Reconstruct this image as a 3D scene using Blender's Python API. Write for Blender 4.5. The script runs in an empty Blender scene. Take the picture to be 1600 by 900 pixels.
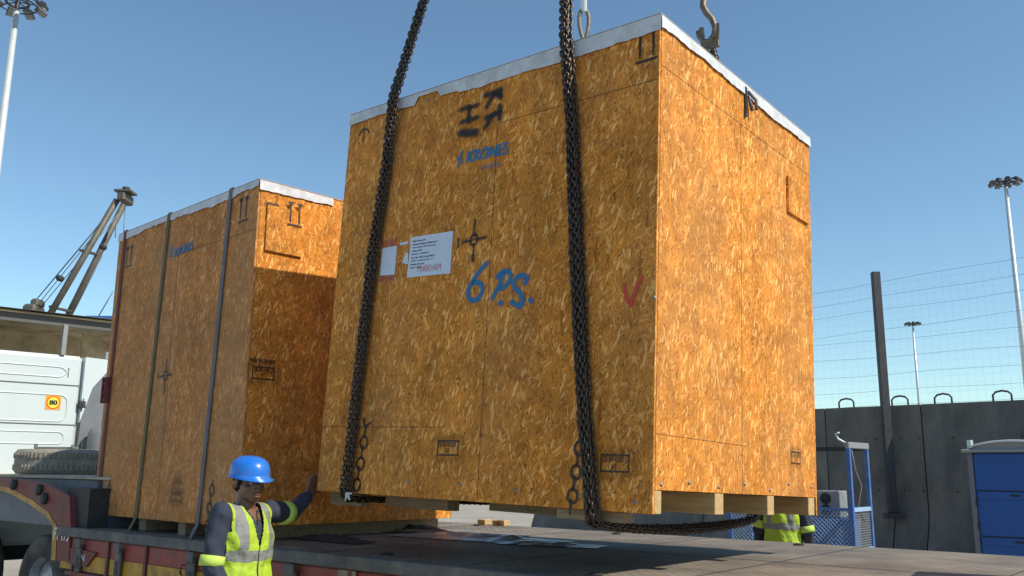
import bpy, bmesh, math, random
import numpy as np
from mathutils import Vector, Matrix, Euler
random.seed(7); rng = np.random.default_rng(7)
R = math.radians
S = bpy.context.scene
COL = S.collection
# ------------------------------------------------------------------ camera
F_PX, PITCH, ROLL, CZ = 1400.0, R(11.4), R(0.4), 1.7
fw = Vector((0, math.cos(PITCH), math.sin(PITCH))); rt = Vector((1, 0, 0)); up = rt.cross(fw)
CR = rt*math.cos(ROLL) + up*math.sin(ROLL); CU = -rt*math.sin(ROLL) + up*math.cos(ROLL)
CAMP = Vector((0, 0, CZ))
cam = bpy.data.cameras.new('camera'); camo = bpy.data.objects.new('camera', cam); COL.objects.link(camo)
cam.sensor_width = 36; cam.lens = 36*F_PX/1600; cam.clip_end = 5000; cam.clip_start = 0.05
camo.matrix_world = Matrix((( CR.x, CU.x, -fw.x, 0), (CR.y, CU.y, -fw.y, 0), (CR.z, CU.z, -fw.z, CZ), (0, 0, 0, 1)))
S.camera = camo
# ------------------------------------------------------------------ sky, sun, exposure
SUN_EL = R(44.5); SUN_ANG = -0.6865 + R(12)
SD = Vector((math.cos(SUN_ANG)*math.cos(SUN_EL), math.sin(SUN_ANG)*math.cos(SUN_EL), math.sin(SUN_EL)))
w = bpy.data.worlds.new('World'); S.world = w; w.use_nodes = True
nt = w.node_tree; bg = nt.nodes['Background']; sky = nt.nodes.new('ShaderNodeTexSky')
sky.sky_type = 'NISHITA'; sky.sun_disc = False; sky.sun_elevation = SUN_EL
sky.sun_rotation = math.atan2(SD.x, SD.y); sky.air_density = 0.95; sky.dust_density = 0.08; sky.ozone_density = 1.0
tnt = nt.nodes.new('ShaderNodeVectorMath'); tnt.operation = 'MULTIPLY'; tnt.inputs[1].default_value = (.80, .95, .95)
nt.links.new(sky.outputs[0], tnt.inputs[0]); nt.links.new(tnt.outputs[0], bg.inputs[0]); bg.inputs[1].default_value = 0.127
sl = bpy.data.lights.new('sun', 'SUN'); sl.energy = 4.1; sl.angle = R(0.5); sl.color = (1, 0.95, 0.80)
so = bpy.data.objects.new('sun', sl); COL.objects.link(so); so.rotation_euler = SD.to_track_quat('Z', 'Y').to_euler()
so.location = (0, 0, 30)
S.view_settings.view_transform = 'Standard'; S.view_settings.look = 'None'
S.view_settings.exposure = 0.36; S.view_settings.gamma = 1.0
S.render.engine = 'CYCLES'

# ------------------------------------------------------------------ projection helpers
def ray(px, py): return CR*((px-800)/F_PX) - CU*((py-450)/F_PX) + fw
def at(px, py, Y): d = ray(px, py); return CAMP + d*(Y/d.y)
def onz(px, py, z): d = ray(px, py); return CAMP + d*((z-CZ)/d.z)
def onplane(px, py, o, n): d = ray(px, py); return CAMP + d*((o-CAMP).dot(n)/d.dot(n))

# ------------------------------------------------------------------ materials
def mat(name, col=(.5, .5, .5), rough=.6, metal=0.0, var=0.0, scale=8, bump=0.0, bscale=60, spec=None, dirt=None, dirt_scale=2.5, dirt_amt=.5, stretch=None):
    m = bpy.data.materials.new(name); m.use_nodes = True; n = m.node_tree.nodes; L = m.node_tree.links
    b = n['Principled BSDF']; b.inputs['Base Color'].default_value = (*col, 1)
    b.inputs['Roughness'].default_value = rough; b.inputs['Metallic'].default_value = metal
    if spec is not None: b.inputs['Specular IOR Level'].default_value = spec
    tc = n.new('ShaderNodeTexCoord'); vec = tc.outputs['Object']
    if stretch:
        mp = n.new('ShaderNodeMapping'); mp.inputs['Scale'].default_value = stretch; L.new(vec, mp.inputs[0]); vec = mp.outputs[0]
    c = None
    if var or dirt:
        no = n.new('ShaderNodeTexNoise'); no.inputs['Scale'].default_value = scale; no.inputs['Detail'].default_value = 8
        no.inputs['Roughness'].default_value = .65
        L.new(vec, no.inputs['Vector'])
        r = n.new('ShaderNodeValToRGB'); L.new(no.outputs['Fac'], r.inputs[0])
        r.color_ramp.elements[0].position = .3; r.color_ramp.elements[1].position = .7
        r.color_ramp.elements[0].color = (*[x*(1-var) for x in col], 1); r.color_ramp.elements[1].color = (*[min(1, x*(1+var)) for x in col], 1)
        c = r.outputs[0]
    if dirt:
        n2 = n.new('ShaderNodeTexNoise'); n2.inputs['Scale'].default_value = dirt_scale; n2.inputs['Detail'].default_value = 10
        n2.inputs['Roughness'].default_value = .7; L.new(vec, n2.inputs['Vector'])
        r2 = n.new('ShaderNodeValToRGB'); L.new(n2.outputs['Fac'], r2.inputs[0])
        r2.color_ramp.elements[0].position = .45; r2.color_ramp.elements[1].position = .65
        r2.color_ramp.elements[1].color = (dirt_amt,)*3+(1,); r2.color_ramp.elements[0].color = (0, 0, 0, 1)
        mx = n.new('ShaderNodeMix'); mx.data_type = 'RGBA'; L.new(r2.outputs[0], mx.inputs[0]); L.new(c, mx.inputs[6]); mx.inputs[7].default_value = (*dirt, 1)
        c = mx.outputs[2]
    if c: L.new(c, b.inputs['Base Color'])
    if bump:
        nb = n.new('ShaderNodeTexNoise'); nb.inputs['Scale'].default_value = bscale; nb.inputs['Detail'].default_value = 6
        L.new(vec, nb.inputs['Vector'])
        bp = n.new('ShaderNodeBump'); bp.inputs['Strength'].default_value = bump; bp.inputs['Distance'].default_value = .01
        L.new(nb.outputs['Fac'], bp.inputs['Height']); L.new(bp.outputs[0], b.inputs['Normal'])
    return m

def osb_material(name, tint=(1, 1, 1), dull=0.0):
    m = bpy.data.materials.new(name); m.use_nodes = True; n = m.node_tree.nodes; L = m.node_tree.links
    b = n['Principled BSDF']; b.inputs['Roughness'].default_value = .7; b.inputs['Specular IOR Level'].default_value = .12
    uv = n.new('ShaderNodeUVMap').outputs[0]
    wn = n.new('ShaderNodeTexNoise'); wn.inputs['Scale'].default_value = 26; wn.inputs['Detail'].default_value = 3; L.new(uv, wn.inputs['Vector'])
    ws = n.new('ShaderNodeVectorMath'); ws.operation = 'SUBTRACT'; ws.inputs[1].default_value = (.5, .5, .5); L.new(wn.outputs['Color'], ws.inputs[0])
    wm = n.new('ShaderNodeVectorMath'); wm.operation = 'SCALE'; wm.inputs['Scale'].default_value = .007; L.new(ws.outputs[0], wm.inputs[0])
    wa = n.new('ShaderNodeVectorMath'); wa.operation = 'ADD'; L.new(uv, wa.inputs[0]); L.new(wm.outputs[0], wa.inputs[1]); uvw = wa.outputs[0]
    def vor(ang, sx, sy, off):
        mp = n.new('ShaderNodeMapping'); mp.inputs['Rotation'].default_value = (0, 0, R(ang)); mp.inputs['Location'].default_value = (off, off*.7, 0)
        L.new(uvw, mp.inputs[0])
        m2 = n.new('ShaderNodeMapping'); m2.inputs['Scale'].default_value = (sx, sy, 1); L.new(mp.outputs[0], m2.inputs[0])
        v = n.new('ShaderNodeTexVoronoi'); v.voronoi_dimensions = '2D'; v.inputs['Scale'].default_value = 1; L.new(m2.outputs[0], v.inputs['Vector'])
        s = n.new('ShaderNodeSeparateColor'); L.new(v.outputs['Color'], s.inputs[0])
        return s
    def math_(op, a, bb=None):
        q = n.new('ShaderNodeMath'); q.operation = op
        for i, x in enumerate((a, bb)):
            if x is None: continue
            if isinstance(x, (int, float)): q.inputs[i].default_value = x
            else: L.new(x, q.inputs[i])
        return q.outputs[0]
    base = vor(8, 22, 5, 0.0); tone = base.outputs[1]
    #  angle, across, along, offset, presence threshold
    for ang, sx, sy, off, thr in ((-26, 62, 14, 3.1, .72), (22, 66, 14, 7.7, .72), (-6, 70, 11, 12.3, .68), (75, 70, 20, 83.1, .80), (-50, 80, 19, 87.1, .82), (66, 120, 34, 17.9, .84), (-70, 130, 36, 23.3, .84), (4, 130, 19, 31.7, .80), (-12, 170, 30, 41.2, .82), (11, 190, 34, 51.2, .84), (40, 130, 30, 47.2, .84), (2, 60, 8, 71.2, .93)):
        s = vor(ang, sx, sy, off)
        pres = math_('GREATER_THAN', s.outputs[0], thr)
        mx = n.new('ShaderNodeMix'); mx.data_type = 'FLOAT'; L.new(pres, mx.inputs[0]); L.new(tone, mx.inputs[2]); L.new(s.outputs[1], mx.inputs[3])
        tone = mx.outputs[0]
    for ang, sx, sy, off, thr, val in ((-22, 72, 17, 91.1, .955, .96), (18, 85, 20, 97.7, .957, 1.0), (60, 90, 28, 103.3, .965, .96), (-9, 190, 34, 109.1, .965, .04), (30, 190, 40, 113.1, .975, .0)):
        s = vor(ang, sx, sy, off); pres = math_('GREATER_THAN', s.outputs[0], thr)
        mx = n.new('ShaderNodeMix'); mx.data_type = 'FLOAT'; L.new(pres, mx.inputs[0]); L.new(tone, mx.inputs[2]); mx.inputs[3].default_value = val; tone = mx.outputs[0]
    r = n.new('ShaderNodeValToRGB'); L.new(tone, r.inputs[0]); cr = r.color_ramp
    cr.elements[0].position = 0; cr.elements[0].color = (.26, .10, .018, 1)
    cr.elements[1].position = 1; cr.elements[1].color = (.77, .51, .21, 1)
    for p, c in ((.06, (.41, .180, .034)), (.28, (.47, .215, .040)), (.6, (.52, .243, .046)), (.85, (.57, .280, .060)), (.95, (.64, .36, .105))):
        e = cr.elements.new(p); e.color = (*c, 1)
    # dark knots / bark flecks
    fk = vor(12, 190, 70, 60.3); f1 = math_('GREATER_THAN', fk.outputs[0], .987)
    mxd = n.new('ShaderNodeMix'); mxd.data_type = 'RGBA'; L.new(math_('MULTIPLY', f1, .8), mxd.inputs[0]); L.new(r.outputs[0], mxd.inputs[6]); mxd.inputs[7].default_value = (.07, .035, .015, 1)
    # fine grain + broad weathering
    mp = n.new('ShaderNodeMapping'); mp.inputs['Scale'].default_value = (260, 26, 1); L.new(uv, mp.inputs[0])
    g = n.new('ShaderNodeTexNoise'); g.inputs['Scale'].default_value = 1; g.inputs['Detail'].default_value = 3; L.new(mp.outputs[0], g.inputs['Vector'])
    st = n.new('ShaderNodeTexNoise'); st.inputs['Scale'].default_value = 2.2; st.inputs['Detail'].default_value = 9; st.inputs['Roughness'].default_value = .6; L.new(uv, st.inputs['Vector'])
    gm = n.new('ShaderNodeMapRange'); gm.inputs[3].default_value = .93; gm.inputs[4].default_value = 1.07; L.new(g.outputs['Fac'], gm.inputs[0])
    sm = n.new('ShaderNodeMapRange'); sm.inputs[1].default_value = .3; sm.inputs[2].default_value = .7; sm.inputs[3].default_value = .70; sm.inputs[4].default_value = 1.16; L.new(st.outputs['Fac'], sm.inputs[0])
    mp3 = n.new('ShaderNodeMapping'); mp3.inputs['Scale'].default_value = (5.5, .45, 1); L.new(uv, mp3.inputs[0])
    sk = n.new('ShaderNodeTexNoise'); sk.inputs['Scale'].default_value = 1; sk.inputs['Detail'].default_value = 7; L.new(mp3.outputs[0], sk.inputs['Vector'])
    km = n.new('ShaderNodeMapRange'); km.inputs[1].default_value = .3; km.inputs[2].default_value = .68; km.inputs[3].default_value = .89; km.inputs[4].default_value = 1.05; L.new(sk.outputs['Fac'], km.inputs[0])
    b2 = n.new('ShaderNodeTexNoise'); b2.inputs['Scale'].default_value = 9; b2.inputs['Detail'].default_value = 4; L.new(uv, b2.inputs['Vector'])
    b3 = n.new('ShaderNodeMapRange'); b3.inputs[1].default_value = .3; b3.inputs[2].default_value = .7; b3.inputs[3].default_value = .80; b3.inputs[4].default_value = 1.14; L.new(b2.outputs['Fac'], b3.inputs[0])
    mul = math_('MULTIPLY', math_('MULTIPLY', gm.outputs[0], sm.outputs[0]), math_('MULTIPLY', km.outputs[0], b3.outputs[0]))
    vm = n.new('ShaderNodeVectorMath'); vm.operation = 'SCALE'; L.new(mxd.outputs[2], vm.inputs[0]); L.new(mul, vm.inputs['Scale'])
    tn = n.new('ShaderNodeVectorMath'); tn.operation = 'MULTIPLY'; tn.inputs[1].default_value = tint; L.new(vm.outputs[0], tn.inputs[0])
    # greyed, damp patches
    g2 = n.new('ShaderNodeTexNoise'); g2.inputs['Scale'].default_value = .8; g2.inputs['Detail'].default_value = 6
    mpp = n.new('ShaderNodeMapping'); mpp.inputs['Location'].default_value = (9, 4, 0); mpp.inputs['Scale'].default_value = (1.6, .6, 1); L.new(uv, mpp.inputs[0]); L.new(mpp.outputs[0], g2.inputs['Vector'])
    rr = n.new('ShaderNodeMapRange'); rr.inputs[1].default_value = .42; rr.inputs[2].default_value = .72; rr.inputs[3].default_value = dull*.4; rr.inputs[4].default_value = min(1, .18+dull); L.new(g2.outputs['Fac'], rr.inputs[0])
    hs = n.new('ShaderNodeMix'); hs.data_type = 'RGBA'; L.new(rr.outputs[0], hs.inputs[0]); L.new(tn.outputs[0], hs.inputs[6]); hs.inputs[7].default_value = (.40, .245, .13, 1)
    L.new(hs.outputs[2], b.inputs['Base Color'])
    bp = n.new('ShaderNodeBump'); bp.inputs['Strength'].default_value = .5; bp.inputs['Distance'].default_value = .0016
    L.new(tone, bp.inputs['Height']); L.new(bp.outputs[0], b.inputs['Normal'])
    return m

def spray_material(name, col, patchy=.25):
    m = bpy.data.materials.new(name); m.use_nodes = True; n = m.node_tree.nodes; L = m.node_tree.links
    b = n['Principled BSDF']; b.inputs['Base Color'].default_value = (*col, 1); b.inputs['Roughness'].default_value = .55
    a = n.new('ShaderNodeAttribute'); a.attribute_name = 'cover'
    tc = n.new('ShaderNodeTexCoord'); no = n.new('ShaderNodeTexNoise'); no.inputs['Scale'].default_value = 80; no.inputs['Detail'].default_value = 4
    L.new(tc.outputs['Object'], no.inputs['Vector'])
    mr = n.new('ShaderNodeMapRange'); mr.inputs[1].default_value = .3; mr.inputs[2].default_value = .6; mr.inputs[3].default_value = 1-patchy*2; mr.inputs[4].default_value = 1
    L.new(no.outputs['Fac'], mr.inputs[0])
    mu = n.new('ShaderNodeMath'); mu.operation = 'MULTIPLY'; mu.use_clamp = True; L.new(a.outputs['Fac'], mu.inputs[0]); L.new(mr.outputs[0], mu.inputs[1])
    L.new(mu.outputs[0], b.inputs['Alpha'])
    return m

M = dict(
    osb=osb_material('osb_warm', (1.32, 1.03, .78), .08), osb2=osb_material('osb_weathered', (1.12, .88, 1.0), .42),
    lumber=mat('lumber', (.50, .33, .15), .75, var=.25, scale=3, stretch=(1, 14, 14), bump=.2),
    lumber_old=mat('lumber_old', (.26, .19, .12), .85, var=.35, scale=4, stretch=(1, 12, 12), bump=.3),
    tarp=mat('tarp', (.60, .60, .63), .55, var=.14, scale=9, bump=1.0, bscale=11, dirt=(.35, .33, .30), dirt_scale=7, dirt_amt=.5),
    tarp_tear=mat('plastic_white', (.8, .8, .8), .4, bump=.5, bscale=30),
    black=spray_material('spray_black', (.012, .011, .012), .24), black_soft=spray_material('spray_black_faint', (.015, .013, .012), .4),
    blue=spray_material('spray_blue', (.008, .17, .38), .16), red=spray_material('marker_red', (.60, .05, .03), .1),
    rust_ink=spray_material('stencil_brown', (.03, .016, .012), .15),
    seam=mat('seam_gap', (.06, .04, .025), .9),
    chain=mat('chain_steel', (.085, .068, .056), .38, .8, var=.4, scale=30, dirt=(.11, .055, .032), dirt_scale=14, dirt_amt=.6),
    hook=mat('hook_steel', (.17, .125, .095), .5, .5, var=.3, scale=20, bump=.2),
    rope=mat('wire_rope', (.20, .175, .145), .5, .6, var=.3, scale=60, stretch=(1, 1, .4), bump=.8, bscale=180),
    bolt=mat('zinc_bolt', (.30, .30, .31), .55, .4, var=.2),
    paper=mat('label_paper', (.60, .66, .78), .6, var=.05, scale=3), ink=mat('label_ink', (.04, .045, .12), .7), ink_red=mat('label_ink_red', (.55, .20, .20), .7),
    hazard=mat('label_stripe', (.45, .10, .09), .7),
    deck=None, deckred=mat('trailer_red', (.20, .032, .032), .6, var=.35, scale=5, dirt=(.10, .075, .06), dirt_scale=3, dirt_amt=.75, bump=.15),
    yellow=mat('reflective_yellow', (.50, .26, .02), .5, var=.3, scale=9, dirt=(.12, .08, .05), dirt_scale=5, dirt_amt=.9),
    redband=mat('reflective_red', (.30, .03, .03), .5, var=.25, scale=9, dirt=(.12, .08, .06), dirt_scale=5, dirt_amt=.6),
    frame_grey=mat('trailer_grey', (.085, .085, .09), .65, var=.3, scale=5, dirt=(.25, .2, .15), dirt_scale=4, dirt_amt=.5),
    frame_blue=mat('gooseneck_plate', (.10, .12, .16), .55, var=.25, scale=4, dirt=(.22, .2, .17), dirt_scale=3, dirt_amt=.4),
    tan=mat('worn_edge', (.42, .36, .28), .8, var=.2),
    rubber=mat('tyre_rubber', (.045, .043, .042), .85, var=.3, scale=10, dirt=(.20, .175, .15), dirt_scale=4, dirt_amt=.6),
    rubber_dusty=mat('tyre_dusty', (.27, .235, .195), .9, var=.25, scale=10, bump=.3),
    rim=mat('wheel_rim', (.42, .43, .45), .45, .5, var=.25, scale=8),
    dark=mat('dark_metal', (.03, .03, .032), .7, var=.3),
    white_paint=mat('cab_white', (.56, .62, .64), .28, var=.02, scale=2, spec=.5, dirt=(.6, .6, .58), dirt_scale=1.5, dirt_amt=.3),
    cab_grey=mat('cab_grey', (.15, .16, .18), .5, var=.12, scale=4, dirt=(.22, .21, .2), dirt_amt=.5),
    cream=mat('fairing_cream', (.80, .68, .48), .6, var=.15, scale=3, dirt=(.22, .18, .12), dirt_scale=2, dirt_amt=.6),
    rubber_seal=mat('rubber_seal', (.10, .095, .09), .7),
    orange=mat('sticker_orange', (.85, .33, .03), .4), sticker_yellow=mat('sticker_yellow', (.9, .68, .05), .4), sticker_red=mat('sticker_red', (.7, .06, .03), .4),
    blackpaint=mat('black_paint', (.015, .015, .015), .5), whitepaint=mat('white_paint', (.62, .60, .56), .6, var=.15),
    strap_red=mat('strap_red', (.17, .045, .045), .8, var=.2, bump=.3, bscale=200), strap_olive=mat('strap_olive', (.13, .115, .05), .8, var=.2, bump=.3, bscale=200),
    strap_grey=mat('strap_grey', (.14, .14, .16), .8, var=.2, bump=.3, bscale=200),
    concrete=mat('wall_concrete', (.165, .148, .130), .9, var=.30, scale=2.2, dirt=(.06, .057, .055), dirt_scale=.9, dirt_amt=.8, bump=.35, bscale=30, stretch=(1, 1, .45)),
    steel_loop=mat('steel_loop', (.07, .07, .075), .6, .3), pole_dark=mat('pole_dark', (.05, .048, .05), .6, .2, var=.2),
    wire=mat('fence_wire', (.10, .105, .12), .6, .3), mast=mat('mast_galvanised', (.60, .62, .62), .45, .35, var=.1, scale=3),
    flood=mat('floodlight_housing', (.06, .06, .065), .5, .4), lens=mat('floodlight_glass', (.25, .27, .3), .15),
    boom=mat('boom_steel', (.12, .105, .09), .6, .4, var=.3, scale=3), cable=mat('steel_cable', (.14, .17, .2), .5, .5),
    cage=mat('cage_blue', (.045, .13, .36), .5, var=.25, scale=8, dirt=(.2, .22, .25), dirt_scale=6, dirt_amt=.4),
    cage_sunlit_and_mesh=mat('cage_sunlit_and_mesh', (.30, .42, .60), .5, var=.15), unit=mat('unit_casing', (.24, .24, .25), .5, var=.08),
    toilet=mat('toilet_blue', (.015, .085, .30), .45, var=.08, scale=2, bump=.15, bscale=8), trim=mat('toilet_trim', (.16, .16, .18), .6), toilet_grey=mat('toilet_grey', (.27, .27, .26), .55, var=.1),
    skin=mat('skin', (.17, .082, .052), .42, var=.10, scale=30, bump=.08, bscale=300, spec=.5), lips=mat('lips', (.17, .06, .05), .45),
    eye=mat('eye_white', (.5, .47, .43), .3), hair=mat('hair', (.008, .007, .007), .9, bump=.8, bscale=400),
    helmet=mat('helmet_blue', (.012, .16, .62), .33, spec=.5, var=.12, scale=12, dirt=(.10, .16, .30), dirt_scale=9, dirt_amt=.5), overall=mat('overall_navy', (.024, .031, .055), .85, var=.25, scale=14, bump=1.0, bscale=13),
    boot=mat('boot_leather', (.04, .025, .018), .6), reflect=mat('reflective_grey', (.42, .42, .40), .45, var=.08, scale=20, bump=.3, bscale=30),
    lime=mat('lime_cuff', (.45, .60, .10), .7, var=.1), rag=mat('rag_white', (.6, .6, .58), .8, bump=1, bscale=40), cardboard=mat('debris_board', (.30, .25, .20), .9, var=.3),
    film=mat('debris_film', (.30, .31, .33), .3, var=.3, scale=12, bump=1, bscale=18),
)

def deck_material():
    m = mat('deck_plate', (.22, .18, .14), .7, var=.30, scale=2.2, dirt=(.10, .075, .055), dirt_scale=1.6, dirt_amt=.8)
    n = m.node_tree.nodes; L = m.node_tree.links; b = n['Principled BSDF']
    tc = n.new('ShaderNodeTexCoord'); vs = []
    for a in (45, -45):
        mp = n.new('ShaderNodeMapping'); mp.inputs['Rotation'].default_value = (0, 0, R(a)); mp.inputs['Scale'].default_value = (17, 17, 17); L.new(tc.outputs['Object'], mp.inputs[0])
        wv = n.new('ShaderNodeTexWave'); wv.bands_direction = 'X'; wv.inputs['Scale'].default_value = .3; wv.inputs['Distortion'].default_value = .6; L.new(mp.outputs[0], wv.inputs[0]); vs.append(wv.outputs['Fac'])
    mu = n.new('ShaderNodeMath'); mu.operation = 'MULTIPLY'; L.new(vs[0], mu.inputs[0]); L.new(vs[1], mu.inputs[1])
    old = b.inputs['Base Color'].links[0].from_socket
    mr = n.new('ShaderNodeMapRange'); mr.inputs[1].default_value = .2; mr.inputs[2].default_value = .7; mr.inputs[3].default_value = .86; mr.inputs[4].default_value = 1.1; L.new(mu.outputs[0], mr.inputs[0])
    vm = n.new('ShaderNodeVectorMath'); vm.operation = 'SCALE'; L.new(old, vm.inputs[0]); L.new(mr.outputs[0], vm.inputs['Scale']); L.new(vm.outputs[0], b.inputs['Base Color'])
    bp = n.new('ShaderNodeBump'); bp.inputs['Strength'].default_value = .5; bp.inputs['Distance'].default_value = .003
    L.new(mu.outputs[0], bp.inputs['Height']); L.new(bp.outputs[0], b.inputs['Normal'])
    return m
M['deck'] = deck_material()

def vest_material():
    m = bpy.data.materials.new('hi_vis_vest'); m.use_nodes = True; n = m.node_tree.nodes; L = m.node_tree.links
    b = n['Principled BSDF']; b.inputs['Roughness'].default_value = .7
    tc = n.new('ShaderNodeTexCoord'); s = n.new('ShaderNodeSeparateXYZ'); L.new(tc.outputs['Object'], s.inputs[0])
    X, Y, Z = s.outputs
    no = n.new('ShaderNodeTexNoise'); no.inputs['Scale'].default_value = 6; L.new(tc.outputs['Object'], no.inputs['Vector'])
    def ma(op, a, bb):
        q = n.new('ShaderNodeMath'); q.operation = op
        for i, x in enumerate((a, bb)):
            if isinstance(x, (int, float)): q.inputs[i].default_value = x
            elif x is not None: L.new(x, q.inputs[i])
        return q.outputs[0]
    wob = ma('MULTIPLY', ma('SUBTRACT', no.outputs['Fac'], .5), .05)
    Zw = ma('ADD', Z, wob); Xw = ma('ADD', X, wob)
    def band(v, c, h): return ma('LESS_THAN', ma('ABSOLUTE', ma('SUBTRACT', v, c), None), h)
    g = ma('MAXIMUM', band(Zw, 1.165, .030), band(Zw, .985, .026))
    vert = ma('MULTIPLY', band(ma('ABSOLUTE', Xw, None), .105, .027), ma('GREATER_THAN', Zw, 1.165))
    g = ma('MAXIMUM', g, vert)
    zip_ = ma('MULTIPLY', band(Xw, 0, .005), ma('LESS_THAN', Y, 0))
    mx = n.new('ShaderNodeMix'); mx.data_type = 'RGBA'; L.new(g, mx.inputs[0]); mx.inputs[6].default_value = (.36, .50, .03, 1); mx.inputs[7].default_value = (.21, .21, .20, 1)
    m2 = n.new('ShaderNodeMix'); m2.data_type = 'RGBA'; L.new(zip_, m2.inputs[0]); L.new(mx.outputs[2], m2.inputs[6]); m2.inputs[7].default_value = (.03, .03, .03, 1)
    L.new(m2.outputs[2], b.inputs['Base Color'])
    nb = n.new('ShaderNodeTexNoise'); nb.inputs['Scale'].default_value = 9; nb.inputs['Detail'].default_value = 3; L.new(tc.outputs['Object'], nb.inputs['Vector'])
    bp = n.new('ShaderNodeBump'); bp.inputs['Strength'].default_value = .9; bp.inputs['Distance'].default_value = .04
    L.new(nb.outputs['Fac'], bp.inputs['Height']); L.new(bp.outputs[0], b.inputs['Normal'])
    return m
M['vest'] = vest_material()

# ------------------------------------------------------------------ object helpers
def link(name, me, parent=None):
    o = bpy.data.objects.new(name, me); COL.objects.link(o)
    if parent is not None: o.parent = parent
    return o
def tag(o, label=None, cat=None, group=None, kind=None):
    if label: o['label'] = label
    if cat: o['category'] = cat
    if group: o['group'] = group
    if kind: o['kind'] = kind
    return o
def empty(name, label, cat, loc=(0, 0, 0), rot=None, mtx=None, group=None):
    o = link(name, None); o.location = loc
    if rot is not None: o.rotation_euler = rot
    if mtx is not None: o.matrix_world = mtx
    return tag(o, label, cat, group)
def copy_tree(o, parent=None):
    c = o.copy(); COL.objects.link(c); c.parent = parent
    for ch in list(o.children): copy_tree(ch, c)
    return c
def fin(name, bm, m, parent=None, smooth=False, uvm=False):
    me = bpy.data.meshes.new(name)
    if uvm:
        uvl = bm.loops.layers.uv.verify(); ox, oy = random.uniform(0, 50), random.uniform(0, 50)
        for f in bm.faces:
            nn = f.normal if f.normal.length > 0 else Vector((0, 0, 1)); a = max(range(3), key=lambda i: abs(nn[i]))
            for l in f.loops:
                c = l.vert.co
                l[uvl].uv = {0: (c.y+ox+9, c.z+oy), 1: (c.x+ox, c.z+oy), 2: (c.x+ox, c.y+oy+5)}[a]
    bm.to_mesh(me); bm.free(); me.materials.append(m)
    if smooth: me.polygons.foreach_set('use_smooth', [True]*len(me.polygons))
    return link(name, me, parent)
def np_mesh(name, V, Fc, m, parent=None, smooth=True):
    me = bpy.data.meshes.new(name); V = np.asarray(V, dtype=np.float32); Fc = np.asarray(Fc, dtype=np.int32)
    me.vertices.add(len(V)); me.vertices.foreach_set('co', V.ravel())
    me.loops.add(Fc.size); me.loops.foreach_set('vertex_index', Fc.ravel())
    me.polygons.add(len(Fc)); me.polygons.foreach_set('loop_start', np.arange(0, Fc.size, 4, dtype=np.int32))
    me.update(calc_edges=True); me.validate()
    if smooth: me.polygons.foreach_set('use_smooth', [True]*len(me.polygons))
    me.materials.append(m); return link(name, me, parent)
def bx(bm, lo, hi, bev=0.0, mtx=None):
    lo = Vector(lo); hi = Vector(hi); c = (lo+hi)/2; d = hi-lo
    mm = Matrix.Translation(c) @ Matrix.Diagonal((*d, 1))
    if mtx is not None: mm = mtx @ mm
    r = bmesh.ops.create_cube(bm, size=1, matrix=mm)
    if bev > 0:
        es = list({e for v in r['verts'] for e in v.link_edges})
        bmesh.ops.bevel(bm, geom=es, offset=bev, segments=1, affect='EDGES')
    return r
def box(name, lo, hi, m, parent=None, bev=0.0, uvm=False, mtx=None):
    bm = bmesh.new(); bx(bm, lo, hi, bev, mtx); bm.normal_update(); return fin(name, bm, m, parent, uvm=uvm)
def tube_bm(bm, pts, r, sides=8, closed=False, cap=True, r2=None):
    pts = [Vector(p) for p in pts]; n = len(pts); rings = []; prev = None
    for i, p in enumerate(pts):
        if closed: t = (pts[(i+1) % n]-pts[i-1]).normalized()
        else: t = (pts[min(i+1, n-1)]-pts[max(i-1, 0)]).normalized()
        a = prev if prev is not None else (Vector((0, 0, 1)) if abs(t.z) < .9 else Vector((1, 0, 0)))
        s = a - t*a.dot(t); s.normalize(); prev = s; q = t.cross(s)
        rr = r if r2 is None else r+(r2-r)*i/max(1, n-1)
        rings.append([bm.verts.new(p+s*math.cos(2*math.pi*k/sides)*rr+q*math.sin(2*math.pi*k/sides)*rr) for k in range(sides)])
    for i in range(n if closed else n-1):
        A, B = rings[i], rings[(i+1) % n]
        for k in range(sides): bm.faces.new((A[k], A[(k+1) % sides], B[(k+1) % sides], B[k]))
    if cap and not closed: bm.faces.new(rings[0][::-1]); bm.faces.new(rings[-1])
def tube(name, pts, r, m, parent=None, sides=8, closed=False, r2=None):
    bm = bmesh.new(); tube_bm(bm, pts, r, sides, closed, r2=r2); bm.normal_update(); return fin(name, bm, m, parent, smooth=True)
def beam_bm(bm, a, b, wd, ht):
    a = Vector(a); b = Vector(b); t = (b-a); Ln = t.length; q = t.to_track_quat('X', 'Z').to_matrix().to_4x4()
    bx(bm, (0, -wd/2, -ht/2), (Ln, wd/2, ht/2), 0, Matrix.Translation(a) @ q)
def beam(name, a, b, wd, ht, m, parent=None):
    bm = bmesh.new(); beam_bm(bm, a, b, wd, ht); bm.normal_update(); return fin(name, bm, m, parent)
def prism(name, pts, y0, y1, m, parent=None, axes='xz'):
    bm = bmesh.new()
    mk = (lambda a, b, y: (a, y, b)) if axes == 'xz' else (lambda a, b, y: (y, a, b))
    A = [bm.verts.new(mk(a, b, y0)) for a, b in pts]; B = [bm.verts.new(mk(a, b, y1)) for a, b in pts]; n = len(pts)
    bm.faces.new(A); bm.faces.new(B[::-1])
    for i in range(n): bm.faces.new((A[(i+1) % n], A[i], B[i], B[(i+1) % n]))
    bmesh.ops.recalc_face_normals(bm, faces=bm.faces); return fin(name, bm, m, parent)
def cyl(name, a, b, r, m, parent=None, sides=20):
    bm = bmesh.new(); tube_bm(bm, [a, b], r, sides); bm.normal_update(); return fin(name, bm, m, parent)
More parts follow.
